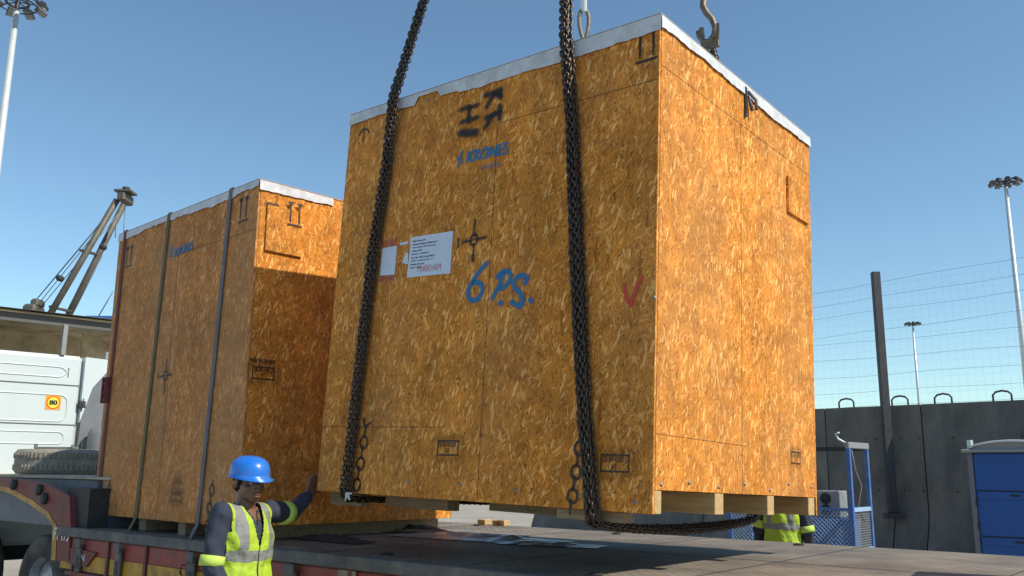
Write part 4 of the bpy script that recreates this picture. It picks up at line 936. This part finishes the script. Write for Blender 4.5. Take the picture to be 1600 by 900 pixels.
s_r = sling([(893, 62), (899, 200), (906, 400), (917, 620), (929, 780), (931, 803)], 2.10, bt, 'black chain sling near the lit corner of the hanging crate, with a steel hook', back_up=plate)
# steel plate + hook on the far leg
q = plate-HOOK
mmp = Matrix.Translation(q) @ Matrix.Rotation(-0.55, 4, 'Z') @ Matrix.Scale(1.2, 4)
bm = bmesh.new()
bx(bm, (-.062, -.012, -.01), (.062, .012, .05), .006, mmp)
for sx in (-1, 1): bx(bm, (-.022 if sx < 0 else .0, -.012, .045), (.0 if sx < 0 else .022, .012, .05), 0, mmp)
for sx in (-1, 1): beam_bm(bm, mmp @ Vector((sx*.048, 0, .04)), mmp @ Vector((sx*.055, 0, .15)), .03, .03)
fin('shortening_plate', bm, M['hook'], s_r)
hb = mmp @ Vector((0, 0, .075))
hk = [Vector(v) for v in ((-.055, 0, .085), (-.05, 0, .05), (-.02, 0, .0), (.02, 0, -.005), (.055, 0, .03), (.065, 0, .085), (.045, 0, .15), (.01, 0, .20), (-.015, 0, .26), (-.005, 0, .32))]
m3 = Matrix.Rotation(-0.55, 4, 'Z')
tube('sling_hook', [hb+m3 @ (v*1.15+Vector((-.03, 0, -.03))) for v in hk], .020, M['hook'], s_r, 10, r2=.027)
topk = hb+m3 @ Vector((-.04, 0, .35))
chain('lifting_chain', [topk, Vector((.05, .03, -.12))], M['hook'], s_r, .055, .018, .062)
s_l = sling([(625, 158), (610, 260), (588, 400), (566, 590), (549, 740), (545, 769)], .40, .42, 'black chain sling near the shaded left edge of the hanging crate', back_up=at(913, 95, 7.4), sag=.0)
eye = at(913, 62, 7.35)-HOOK
pts = []
for k in range(13):
    t = k/12; a = 2*math.pi*t; pts.append(eye+Vector((.042*math.sin(a)*(1-.35*math.cos(a)), 0, .145-.15*math.cos(a))))
tube('rope_eye', pts[:-1], .019, M['rope'], s_l, 8, closed=True)
tp = eye+Vector((0, 0, .27)); cyl('rope_ferrule', tp, tp+(Vector((0, 0, 0))-tp).normalized()*.16, .028, M['mast'], s_l, 12)
tube('wire_rope', [tp+Vector((0, 0, .1)), Vector((-.04, .03, -.12))], .016, M['rope'], s_l, 8)
c = BF1.px(551, 772); rg = organic('white_rag', [('c', (0, 0, 0), (.035, -.01, -.045), .016, .012), ('c', (0, 0, 0), (.05, 0, .005), .018, .01), ('c', (0, 0, 0), (-.01, -.01, -.06), .012, .007)], M['rag'], None, .004, 2)
rg.scale = (.6, .6, .7); rg.location = BM @ BF1.loc((c[0], c[1]), .05); tag(rg, 'small white plastic rag knotted at the bottom of the left chain sling', 'rag')
# hook block that gathers the slings
hbk = empty('hook_block', 'heavy crane hook block high above the hanging crate', 'hook', HOOK)
tube('master_ring', [(.16*math.cos(a), 0, .16*math.sin(a)) for a in [2*math.pi*i/20 for i in range(20)]], .03, M['hook'], hbk, 8, True)
box('block_cheek', (-.3, -.16, .3), (.3, .16, 1.2), M['yellow'], hbk, .05); tube('block_hook', [(0, 0, .35), (0, 0, .15), (.12, 0, .05), (.1, 0, -.08), (-.06, 0, -.1)], .045, M['hook'], hbk)
for x in (-.15, .15): tube('hoist_rope', [(x, 0, 1.2), (x*.6, 0, 14)], .014, M['rope'], hbk, 6)

# ================================================================== YARD FURNITURE BEHIND
def cage():
    p0 = at(1335, 850, 11.6); mm = Matrix.Translation((p0.x, p0.y, 0)) @ Matrix.Rotation(-0.72, 4, 'Z')
    root = empty('man_cage', 'blue steel work cage with mesh panels standing before the concrete wall', 'cage', mtx=mm)
    f = Face(mm, (0, 0, 0), (1, 0, 0), (0, 0, 1), (0, -1, 0)); H_ = f.px(1323, 697)[1]; L_ = 1.7; Dp = .62
    posts = {}
    for x in (-L_, 0):
        for y in (0, Dp): box('corner_post', (x-.025, y-.025, 0), (x+.025, y+.025, H_), M['cage'], root, .004)
    box('mid_post', (-.62, -.022, 0), (-.58, .022, 1.22), M['cage'], root); box('mid_post', (-1.2, -.022, 0), (-1.16, .022, 1.22), M['cage'], root)
    for z in (.12, .72, 1.22): 
        for y in (0, Dp): box('rail', (-L_, y-.022, z-.02), (0, y+.022, z+.02), M['cage'], root)
    for z, m in ((.12, 'cage_sunlit_and_mesh'), (.72, 'cage_sunlit_and_mesh'), (1.22, 'cage_sunlit_and_mesh')): box('side_rail', (-.023, .026, z-.025), (.023, Dp-.026, z+.025), M[m], root)  # side rails in a paler blue: sunlight put into their colour
    for y in (0, Dp): box('top_rail', (-L_, y-.02, H_-.05), (-.026, y+.02, H_-.01), M['dark'], root)
    box('top_bar', (-.03, -.04, H_-.03), (.03, Dp+.04, H_+.05), M['unit'], root, .008)
    tube('bracket', [(-.03, 0, H_+.04), (-.12, 0, H_+.09), (-.15, 0, H_+.16), (-.10, 0, H_+.17)], .014, M['mast'], root)
    tube('loose_cable', [(.0, .1, H_-.02), (.01, .18, H_-.3), (.03, .3, H_-.5), (.0, .22, H_-.75), (.02, .35, H_-.95)], .006, M['unit'], root, 5)
    bm = bmesh.new()
    for y in (0, ):
        k = -L_-1.2
        while k < 0:
            for d in (1, -1):
                a0 = k if d > 0 else k+1.1
                pts = []
                for z in (0.12, 1.2): xx = a0+d*(z-.12)*1.0; pts.append((xx, z))
                (xa, za), (xb, zb) = pts
                lo_, hi_ = -L_, 0
                def clip(x, z): return x, z
                t0 = 0; t1 = 1; dx = xb-xa
                for bound, s in ((lo_, 1), (hi_, -1)):
                    va = (xa-bound)*s; vb = (xb-bound)*s
                    if va < 0 and vb < 0: t0 = 2
                    elif va < 0: t0 = max(t0, va/(va-vb))
                    elif vb < 0: t1 = min(t1, va/(va-vb))
                if t0 < t1: tube_bm(bm, [(xa+dx*t0, y, za+(zb-za)*t0), (xa+dx*t1, y, za+(zb-za)*t1)], .004, 4)
            k += .055
    fin('front_mesh', bm, M['cage_sunlit_and_mesh'], root)
    bm = bmesh.new(); k = .03
    while k < Dp: tube_bm(bm, [(0, k, .12), (0, k, 1.22)], .003, 4); k += .03
    z = .14
    while z < 1.22: tube_bm(bm, [(.004, .02, z), (.004, Dp-.02, z)], .003, 4); z += .03
    fin('side_mesh', bm, M['unit'], root)
    return root, mm, f
CG, CGM, CF = cage()
cu = CF.px(1287, 788)
ac = empty('cooling_unit', 'grey box unit with two round fans inside the blue cage', 'unit', mtx=CGM @ Matrix.Translation((cu[0], .12, 0)))
box('casing', (-.17, 0, cu[1]-.17), (.17, .25, cu[1]+.17), M['unit'], ac, .01)
for dz in (.07, -.075):
    lathe('fan', [(.001, 0), (.03, 0), (.035, .006), (.04, 0), (.06, 0), (.066, .008), (.072, 0)], M['dark'], ac, Matrix.Translation((-.02, -.006, cu[1]+dz)) @ Matrix.Rotation(R(90), 4, 'X'), 20)
box('shelf', (-.3, -.05, 0), (.3, .3, cu[1]-.18), M['cage'], ac)
def toilet():
    p0 = at(1533, 860, 14.0); mm = Matrix.Translation((p0.x, p0.y, 0)) @ Matrix.Rotation(-0.70, 4, 'Z')
    root = empty('portable_toilet', 'blue portable toilet cabin with a pale grey domed roof by the wall', 'toilet', mtx=mm); f = Face(mm, (0, 0, 0), (1, 0, 0), (0, 0, 1), (0, -1, 0)); z = f.px(1536, 707)[1]; W_ = 1.12
    box('cabin', (0, 0, .0), (W_, 1.15, z), M['toilet'], root, .02)
    box('corner_trim', (-.075, -.01, .0), (-.002, 1.0, z), M['trim'], root, .01); 
    for zz in (z-.57, z-1.24): box('panel_groove', (.03, -.006, zz-.008), (W_-.03, -.001, zz+.008), M['blackpaint'], root); box('panel_ledge', (.03, -.014, zz-.13), (W_-.03, -.002, zz-.015), M['toilet'], root, .004); box('vent_slot', (.48, -.019, zz-.08), (.60, -.0145, zz-.05), M['blackpaint'], root)
    for zz in (z-.75, z-1.1): box('hinge', (-.01, -.02, zz-.05), (.02, -.003, zz+.05), M['dark'], root, .003)
    box('roof_rim', (-.14, -.08, z), (W_+.1, 1.25, z+.05), M['toilet_grey'], root, .012)
    bm = bmesh.new(); N = 12; rows = []
    for i in range(N+1):
        x = -.04+i*(W_+.08)/N; zz = z+.051+.11*math.sin(math.pi*i/N)**.6; rows.append([bm.verts.new((x, y, zz)) for y in (-.03, 1.2)]+[bm.verts.new((x, y, z+.045)) for y in (-.03, 1.2)])
    for i in range(N):
        A, B = rows[i], rows[i+1]; bm.faces.new((A[0], B[0], B[1], A[1])); bm.faces.new((A[2], B[2], B[0], A[0])); bm.faces.new((A[1], B[1], B[3], A[3]))
    bmesh.ops.recalc_face_normals(bm, faces=bm.faces); fin('roof_dome', bm, M['toilet_grey'], root)
    pts = [(-.04+i*(W_+.08)/N, -.045, z+.06+.11*math.sin(math.pi*i/N)**.6) for i in range(N+1)]; tube('roof_rib', pts, .018, M['mast'], root)
    cyl('vent_pipe', (-.03, .05, z+.03), (-.03, .05, z+.19), .045, M['mast'], root, 14)
toilet()
# low stuff seen in the gap under the hanging crate
def block(name, px, py, Y, sz, m, lab, cat, group=None, rz=-.7):
    p = at(px, py, Y); o = box(name, (-sz[0]/2, -sz[1]/2, 0), (sz[0]/2, sz[1]/2, sz[2]), m, None, .01); o.location = (p.x, p.y, max(p.z, 0)); o.rotation_euler = (0, 0, rz); return tag(o, lab, cat, group)

# dunnage and litter on the deck
def plank(x, y, L_, w_, h, rz, m, lab, z=0, name='timber_plank', cat='plank', group='loose timbers on the deck'):
    o = box(name, (-L_/2, -w_/2, 0), (L_/2, w_/2, h), m, None, .004); o.matrix_world = TRM @ Matrix.Translation((x, y, DZ+.001+z)) @ Matrix.Rotation(rz, 4, 'Z'); tag(o, lab, cat, group)
def dk(px, py): q = TRM.inverted() @ onz(px, py, DZ); return q.x, q.y
def debris(name, px, py, L_, W2, hgt, m, lab, cat, seed, rz=0):
    x, y = dk(px, py); rr = random.Random(seed); bm = bmesh.new(); N = 14; Mx = 7; rows = []
    for i in range(N+1):
        row = []
        for j in range(Mx+1):
            u = (i/N-.5)*L_; v = (j/Mx-.5)*W2*(1-.3*rr.random()*(i in (0, N)))
            e = math.sin(math.pi*i/N)*math.sin(math.pi*j/Mx)
            row.append(bm.verts.new((u+rr.uniform(-.02, .02), v+rr.uniform(-.02, .02), .004+max(0, e*hgt*rr.uniform(.2, 1)))))
        rows.append(row)
    for i in range(N):
        for j in range(Mx): bm.faces.new((rows[i][j], rows[i+1][j], rows[i+1][j+1], rows[i][j+1]))
    bm.normal_update(); o = fin(name, bm, m); o.matrix_world = TRM @ Matrix.Translation((x, y, DZ+.002)) @ Matrix.Rotation(rz, 4, 'Z'); tag(o, lab, cat)
debris('plastic_sheet', 745, 842, 1.5, .5, .05, M['film'], 'crumpled grey plastic sheet lying on the deck under the hanging crate', 'plastic sheet', 1, .1)
debris('plastic_sheet', 590, 826, .7, .4, .10, M['cardboard'], 'brown heap of torn packing lying on the deck near the left sling', 'packing', 2, .3)
debris('plastic_sheet', 565, 832, .35, .12, .05, M['rag'], 'small pale scrap of wrapping on the deck below the left sling', 'wrapping', 3, .2)
debris('plastic_sheet', 640, 830, 1.1, .35, .07, M['dark'], 'dark crumpled sheet lying on the deck between the two grey sheets', 'plastic sheet', 11, -.1)
debris('plastic_sheet', 860, 852, .8, .28, .03, M['film'], 'thin grey wrapping on the deck in the shadow, nearest the right chains', 'plastic sheet', 12, .2)
debris('plastic_sheet', 520, 845, .8, .25, .05, M['dark'], 'black scrap of sheeting near the deck edge behind the worker', 'plastic sheet', 13, .0)
for (px, py, L_, rz, h, m, lab) in ((560, 812, 1.1, .05, .10, 'lumber_old', 'dark timber block on the deck under the left sling'), (640, 812, .5, 1.35, .10, 'lumber_old', 'timber laid crosswise on the deck beside the light gap'),
                                   (520, 822, .9, -.1, .12, 'lumber_old', 'dark timber beside the weathered crate, lowest of the pile'), (655, 806, .55, .2, .20, 'dark', 'black block added left of the light gap to cover a sunlit strip'), (600, 806, .5, -.3, .17, 'dark', 'black block added behind the crosswise timber to cover a sunlit strip'), (700, 836, 1.6, .04, .025, 'lumber_old', 'thin board lying along the deck in the crate shadow')):  # black blocks are added to cover the sunlit foot of the left crate
    x, y = dk(px, py); plank(x, y, L_, .11, h, rz, M[m], lab)
bo = box('shadow_caster_box', (0, 0, 0), (1.2, 1.3, .72), M['lumber'], None, .01); bo.matrix_world = Matrix.Translation((2.23, 3.72, DZ+.002)) @ Matrix.Rotation(-.541, 4, 'Z')  # unseen box, added to throw a shadow across the right end of the deck
tag(bo, 'low timber box added out of view on the right to cast a shadow on the deck', 'box')
for px, py, lab in ((722, 812, 'pale wooden block at the far deck edge, left of the pair'), (768, 812, 'pale wooden block at the far deck edge, middle one'), (780, 813, 'pale wooden block at the far deck edge, nearest the right chain')):
    x, y = dk(px, 822); plank(x, WIDTH+0.0-.06, .10, .09, .05, 0, M['lumber'], lab)

# ================================================================== PEOPLE
def person(name_label, loc, rz, left_hand=None, right_hand=None, head_yaw=0.0, head_pitch=0.0, helmet=True, lean=0.0, hscale=1.0, face=True):
    mm = Matrix.Translation(loc) @ Matrix.Rotation(rz, 4, 'Z'); inv = mm.inverted()
    LSh = Vector((.185, 0, 1.40)); RSh = Vector((-.185, 0, 1.40))
    LH = inv @ left_hand if left_hand is not None else Vector((.28, -.12, .80)); RH = inv @ right_hand if right_hand is not None else Vector((-.215, -.20, .93))
    def elbow(sh, hand, pole, lu=.29, lf=.27):
        d = hand-sh; L_ = min(d.length, lu+lf-.005); dn = d.normalized(); a = (lu*lu-lf*lf+L_*L_)/(2*L_); hgt = math.sqrt(max(0, lu*lu-a*a)); pv = (pole-dn*pole.dot(dn)).normalized(); return sh+dn*a+pv*hgt
    LE = elbow(LSh, LH, Vector((.3, .2, -1)), *((min(.29, (LH-LSh).length*.53), min(.27, (LH-LSh).length*.50)) if left_hand is not None else (.29, .27))); RE = elbow(RSh, RH, Vector((-.30, .8, -.4)))
    Hc = Vector((0, -.015, 1.585))                       # head centre
    Hr = Matrix.Rotation(head_yaw, 4, 'Z') @ Matrix.Rotation(head_pitch, 4, 'X'); HS = 1.09; HM = Matrix.Translation(Hc) @ Hr @ Matrix.Scale(HS, 4)
    def h(v): return HM @ Vector(v)
    pr = []
    er = Hr.to_euler()
    def he(c, r, rot=(0, 0, 0)): pr.append(('e', h(c), tuple(q*HS for q in r), (Hr @ Euler(rot).to_matrix().to_4x4()).to_euler()))
    he((0, .022, .035), (.074, .094, .085)); he((0, -.025, -.035), (.060, .066, .072)); he((0, -.050, -.082), (.034, .034, .026)); he((0, -.035, -.07), (.050, .052, .034))
    he((0, -.072, .016), (.050, .018, .012))                         # brow
    he((.040, -.060, -.032), (.020, .022, .020)); he((-.040, -.060, -.032), (.020, .022, .020))
    he((0, -.098, -.022), (.011, .016, .026)); he((0, -.106, -.036), (.019, .014, .012)); he((.013, -.098, -.039), (.010, .011, .008)); he((-.013, -.098, -.039), (.010, .011, .008))
    he((0, -.092, -.060), (.025, .013, .009)); he((0, -.090, -.072), (.022, .012, .009))
    for sx in (-1, 1): he((sx*.076, .012, -.012), (.008, .018, .030), (.2, 0, 0))
    pr.append(('c', Vector((0, .02, 1.36)), h((0, .02, -.07)), .062, .056))
    # trunk
    pr += [('e', (0, .0, 1.25), (.155, .10, .19)), ('e', (0, .0, 1.05), (.135, .095, .16)), ('e', (0, .01, .93), (.155, .11, .11)), ('c', (-.12, .01, 1.385), (.12, .01, 1.385), .052, .052)]
    def arm(sh, el, ha): return [('c', sh, el, .050, .040), ('c', el, ha, .040, .026)]
    pr += arm(LSh, LE, LH)+arm(RSh, RE, RH)
    for sx in (-1, 1): pr += [('c', (sx*.085, 0, .90), (sx*.10, -.01, .50), .080, .054), ('c', (sx*.10, -.01, .50), (sx*.11, .02, .09), .050, .036), ('c', (sx*.11, .03, .05), (sx*.115, -.13, .04), .036, .030)]
    # hands
    def hand(wr, el, press=None):
        d = (wr-el).normalized()
        if press is not None: fd = (press[0]); pn = press[1]
        else: fd = d; pn = Vector((0, 1, 0)); 
        pn = (pn-fd*pn.dot(fd)).normalized(); sd = fd.cross(pn)
        pal = wr+fd*.045; out = []
        for k in (-.028, -.010, .010, .028): out.append(('c', wr+fd*.005+sd*k*.7, wr+fd*.085+sd*k, .014, .013))
        for k, L_ in ((-.032, .060), (-.011, .074), (.011, .080), (.031, .068)):
            b0 = wr+fd*.088+sd*k; m1 = b0+fd*L_*.5+sd*k*.15+pn*.006; e = m1+fd*L_*.45+pn*.018; out += [('c', b0, m1, .0105, .0092), ('c', m1, e, .0092, .0075)]
        t0 = wr+fd*.025+sd*.030; t1 = t0+fd*.035+sd*.030+pn*.008; t2 = t1+fd*.032+sd*.010+pn*.012; out += [('c', t0, t1, .014, .0115), ('c', t1, t2, .0115, .009)]
        return out
    if left_hand is not None:
        fdw = Vector((0, 0, 1)); pnw = inv.to_3x3() @ (BM.to_3x3() @ Vector((1, 0, 0))); pr += hand(LH, LE, (fdw*.9+(inv.to_3x3() @ (BM.to_3x3() @ Vector((0, .35, 0)))), pnw))
    else: pr += hand(LH, LE)
    pr += hand(RH, RE)
    body = organic('person', pr, M['skin'], None, .0048, 3)
    body.matrix_world = mm; tag(body, name_label, 'person', None)
    # clothing
    cj = [('c', (0, .03, 1.36), (0, .025, 1.435), .080, .073), ('e', (0, .0, 1.24), (.180, .122, .20)), ('e', (0, .0, 1.03), (.168, .120, .17)), ('c', (-.135, .01, 1.375), (.135, .01, 1.375), .064, .064)]
    for sh, el, ha in ((LSh, LE, LH), (RSh, RE, RH)):
        w_ = el.lerp(ha, .97); cj += [('c', sh, el, .069, .055), ('c', el, w_, .056, .043), ('e', el, (.060, .060, .056))]
    rn = random.Random(5); ph = [(Vector((rn.uniform(-1, 1), rn.uniform(-1, 1), rn.uniform(-1, 1)))*rn.uniform(22, 75), rn.uniform(0, 6)) for _ in range(9)]
    wr_ = lambda c: sum(math.sin(c.dot(k)+p) for k, p in ph)/9*.020
    neck = lambda c: not (c.z > 1.43+.3*c.y and abs(c.x) < .09) and not (c.y < 0 and abs(c.x) < (c.z-1.33)*.35)
    jk = organic('jacket', cj, M['overall'], body, .007, 4, keep=neck, disp=wr_)
    tr = organic('trousers', [('e', (0, .01, .93), (.176, .128, .12))]+[q for sx in (-1, 1) for q in (('c', (sx*.088, 0, .88), (sx*.105, -.01, .50), .098, .078), ('c', (sx*.105, -.01, .50), (sx*.112, .015, .12), .076, .074))], M['overall'], body, .010, 4, disp=wr_)
    for sx in (-1, 1): organic('boot', [('c', (sx*.112, .03, .12), (sx*.112, .03, .05), .052, .05), ('c', (sx*.112, .03, .045), (sx*.118, -.15, .04), .046, .042)], M['boot'], body, .008, 3)
    def inves(c):
        if c.z < .86: return False
        rr = math.hypot(c.x, c.y)
        if abs(c.x) > .178: return False
        if c.z > 1.30 and abs(c.x) > .150+.0*c.z: return False
        if c.y < .02 and c.z > 1.10 and abs(c.x) < (c.z-1.20)*.30: return False
        if c.z > 1.375 and rr < .085: return False
        return True
    vest = organic('hi_vis_vest', [('e', (0, 0, 1.22), (.196, .138, .26)), ('c', (0, 0, 1.26), (0, 0, .98), .132, .138), ('e', (0, 0, 1.02), (.192, .138, .22)), ('c', (-.125, .01, 1.38), (.125, .01, 1.38), .080, .080), ('e', (0, 0, .92), (.19, .145, .10))], M['vest'], body, .007, 4, keep=inves, disp=lambda c: wr_(c)*.7)
    sd_ = vest.modifiers.new('s', 'SOLIDIFY'); sd_.thickness = .005
    for sh, el, ha, f0, f1, on in ((LSh, LE, LH, None, None, 1), (RSh, RE, RH, None, None, 0)):
        if on: a_, b_ = sh.lerp(el, .62), sh.lerp(el, .88); r0, r1 = .073, .071
        else: a_, b_ = sh.lerp(el, .80), sh.lerp(el, 1.0); r0, r1 = .070, .068
        cb = tube('cuff_band', [a_, a_.lerp(b_, .5), b_], r0, M['lime'], body, 20)
    if helmet:
        N = 40; bm = bmesh.new(); rings = []
        prof = [(1.0, -.008), (1.0, .012), (.985, .04), (.94, .07), (.84, .098), (.66, .120), (.42, .133), (.18, .138), (.01, .139)]
        for r_, z in prof: rings.append([bm.verts.new((.104*r_*math.cos(a)*1.0, .128*r_*math.sin(a)+.012, z*.74+.035)) for a in [2*math.pi*k/N for k in range(N)]])
        for i in range(len(rings)-1):
            for k in range(N): bm.faces.new((rings[i][k], rings[i][(k+1) % N], rings[i+1][(k+1) % N], rings[i+1][k]))
        # rim and peak
        rim = []
        for k in range(N):
            a = 2*math.pi*k/N; pk = max(0, -math.sin(a))**2.2; ext = .012+.036*pk; rim.append(bm.verts.new((math.cos(a)*(.104+ext*.8), math.sin(a)*(.128+ext)+.012, .022-.010*pk)))
        for k in range(N): bm.faces.new((rings[0][k], rim[k], rim[(k+1) % N], rings[0][(k+1) % N]))
        bmesh.ops.recalc_face_normals(bm, faces=bm.faces); hm = fin('hard_hat', bm, M['helmet'], body, smooth=True); hm.matrix_local = HM
        sd = hm.modifiers.new('s', 'SOLIDIFY'); sd.thickness = .004
        hr = organic('hair', [('e', (0, .030, .028), (.079, .092, .080)), ('e', (0, .075, -.03), (.058, .036, .04))], M['hair'], body, .005, 2, keep=lambda c: c.y > -.035 or c.z > .05); hr.matrix_local = HM
    if face:
        for sx in (-1, 1):
            bm = bmesh.new(); ell_bm(bm, (sx*.030, -.083, -.002), (.013, .008, .0065)); e = fin('eye', bm, M['eye'], body, smooth=True); e.matrix_local = HM
            bm = bmesh.new(); ell_bm(bm, (sx*.030, -.0895, -.003), (.0055, .003, .0055)); e2 = fin('pupil', bm, M['blackpaint'], e, smooth=True)
            bm = bmesh.new(); ell_bm(bm, (sx*.031, -.091, .017), (.015, .004, .0025), (0, sx*.1, 0)); e = fin('eyebrow', bm, M['hair'], body, smooth=True); e.matrix_local = HM
        bm = bmesh.new(); ell_bm(bm, (0, -.1015, -.0605), (.020, .006, .0055)); ell_bm(bm, (0, -.0985, -.071), (.018, .007, .006)); e = fin('lips', bm, M['lips'], body, smooth=True); e.matrix_local = HM
    return body
hp = BM @ Vector((-.085, .0, -.04))
person('worker in a blue hard hat and lime vest pushing the hanging crate with his hand', (-1.575, 5.50, 0.03), R(58), left_hand=hp, head_yaw=R(-14), head_pitch=R(5))
person('worker in a lime vest standing behind the trailer, mostly hidden by the hanging crate', (at(1222, 800, 9.1).x, 9.1, 0.0), R(150), helmet=True, face=True, head_pitch=R(20))
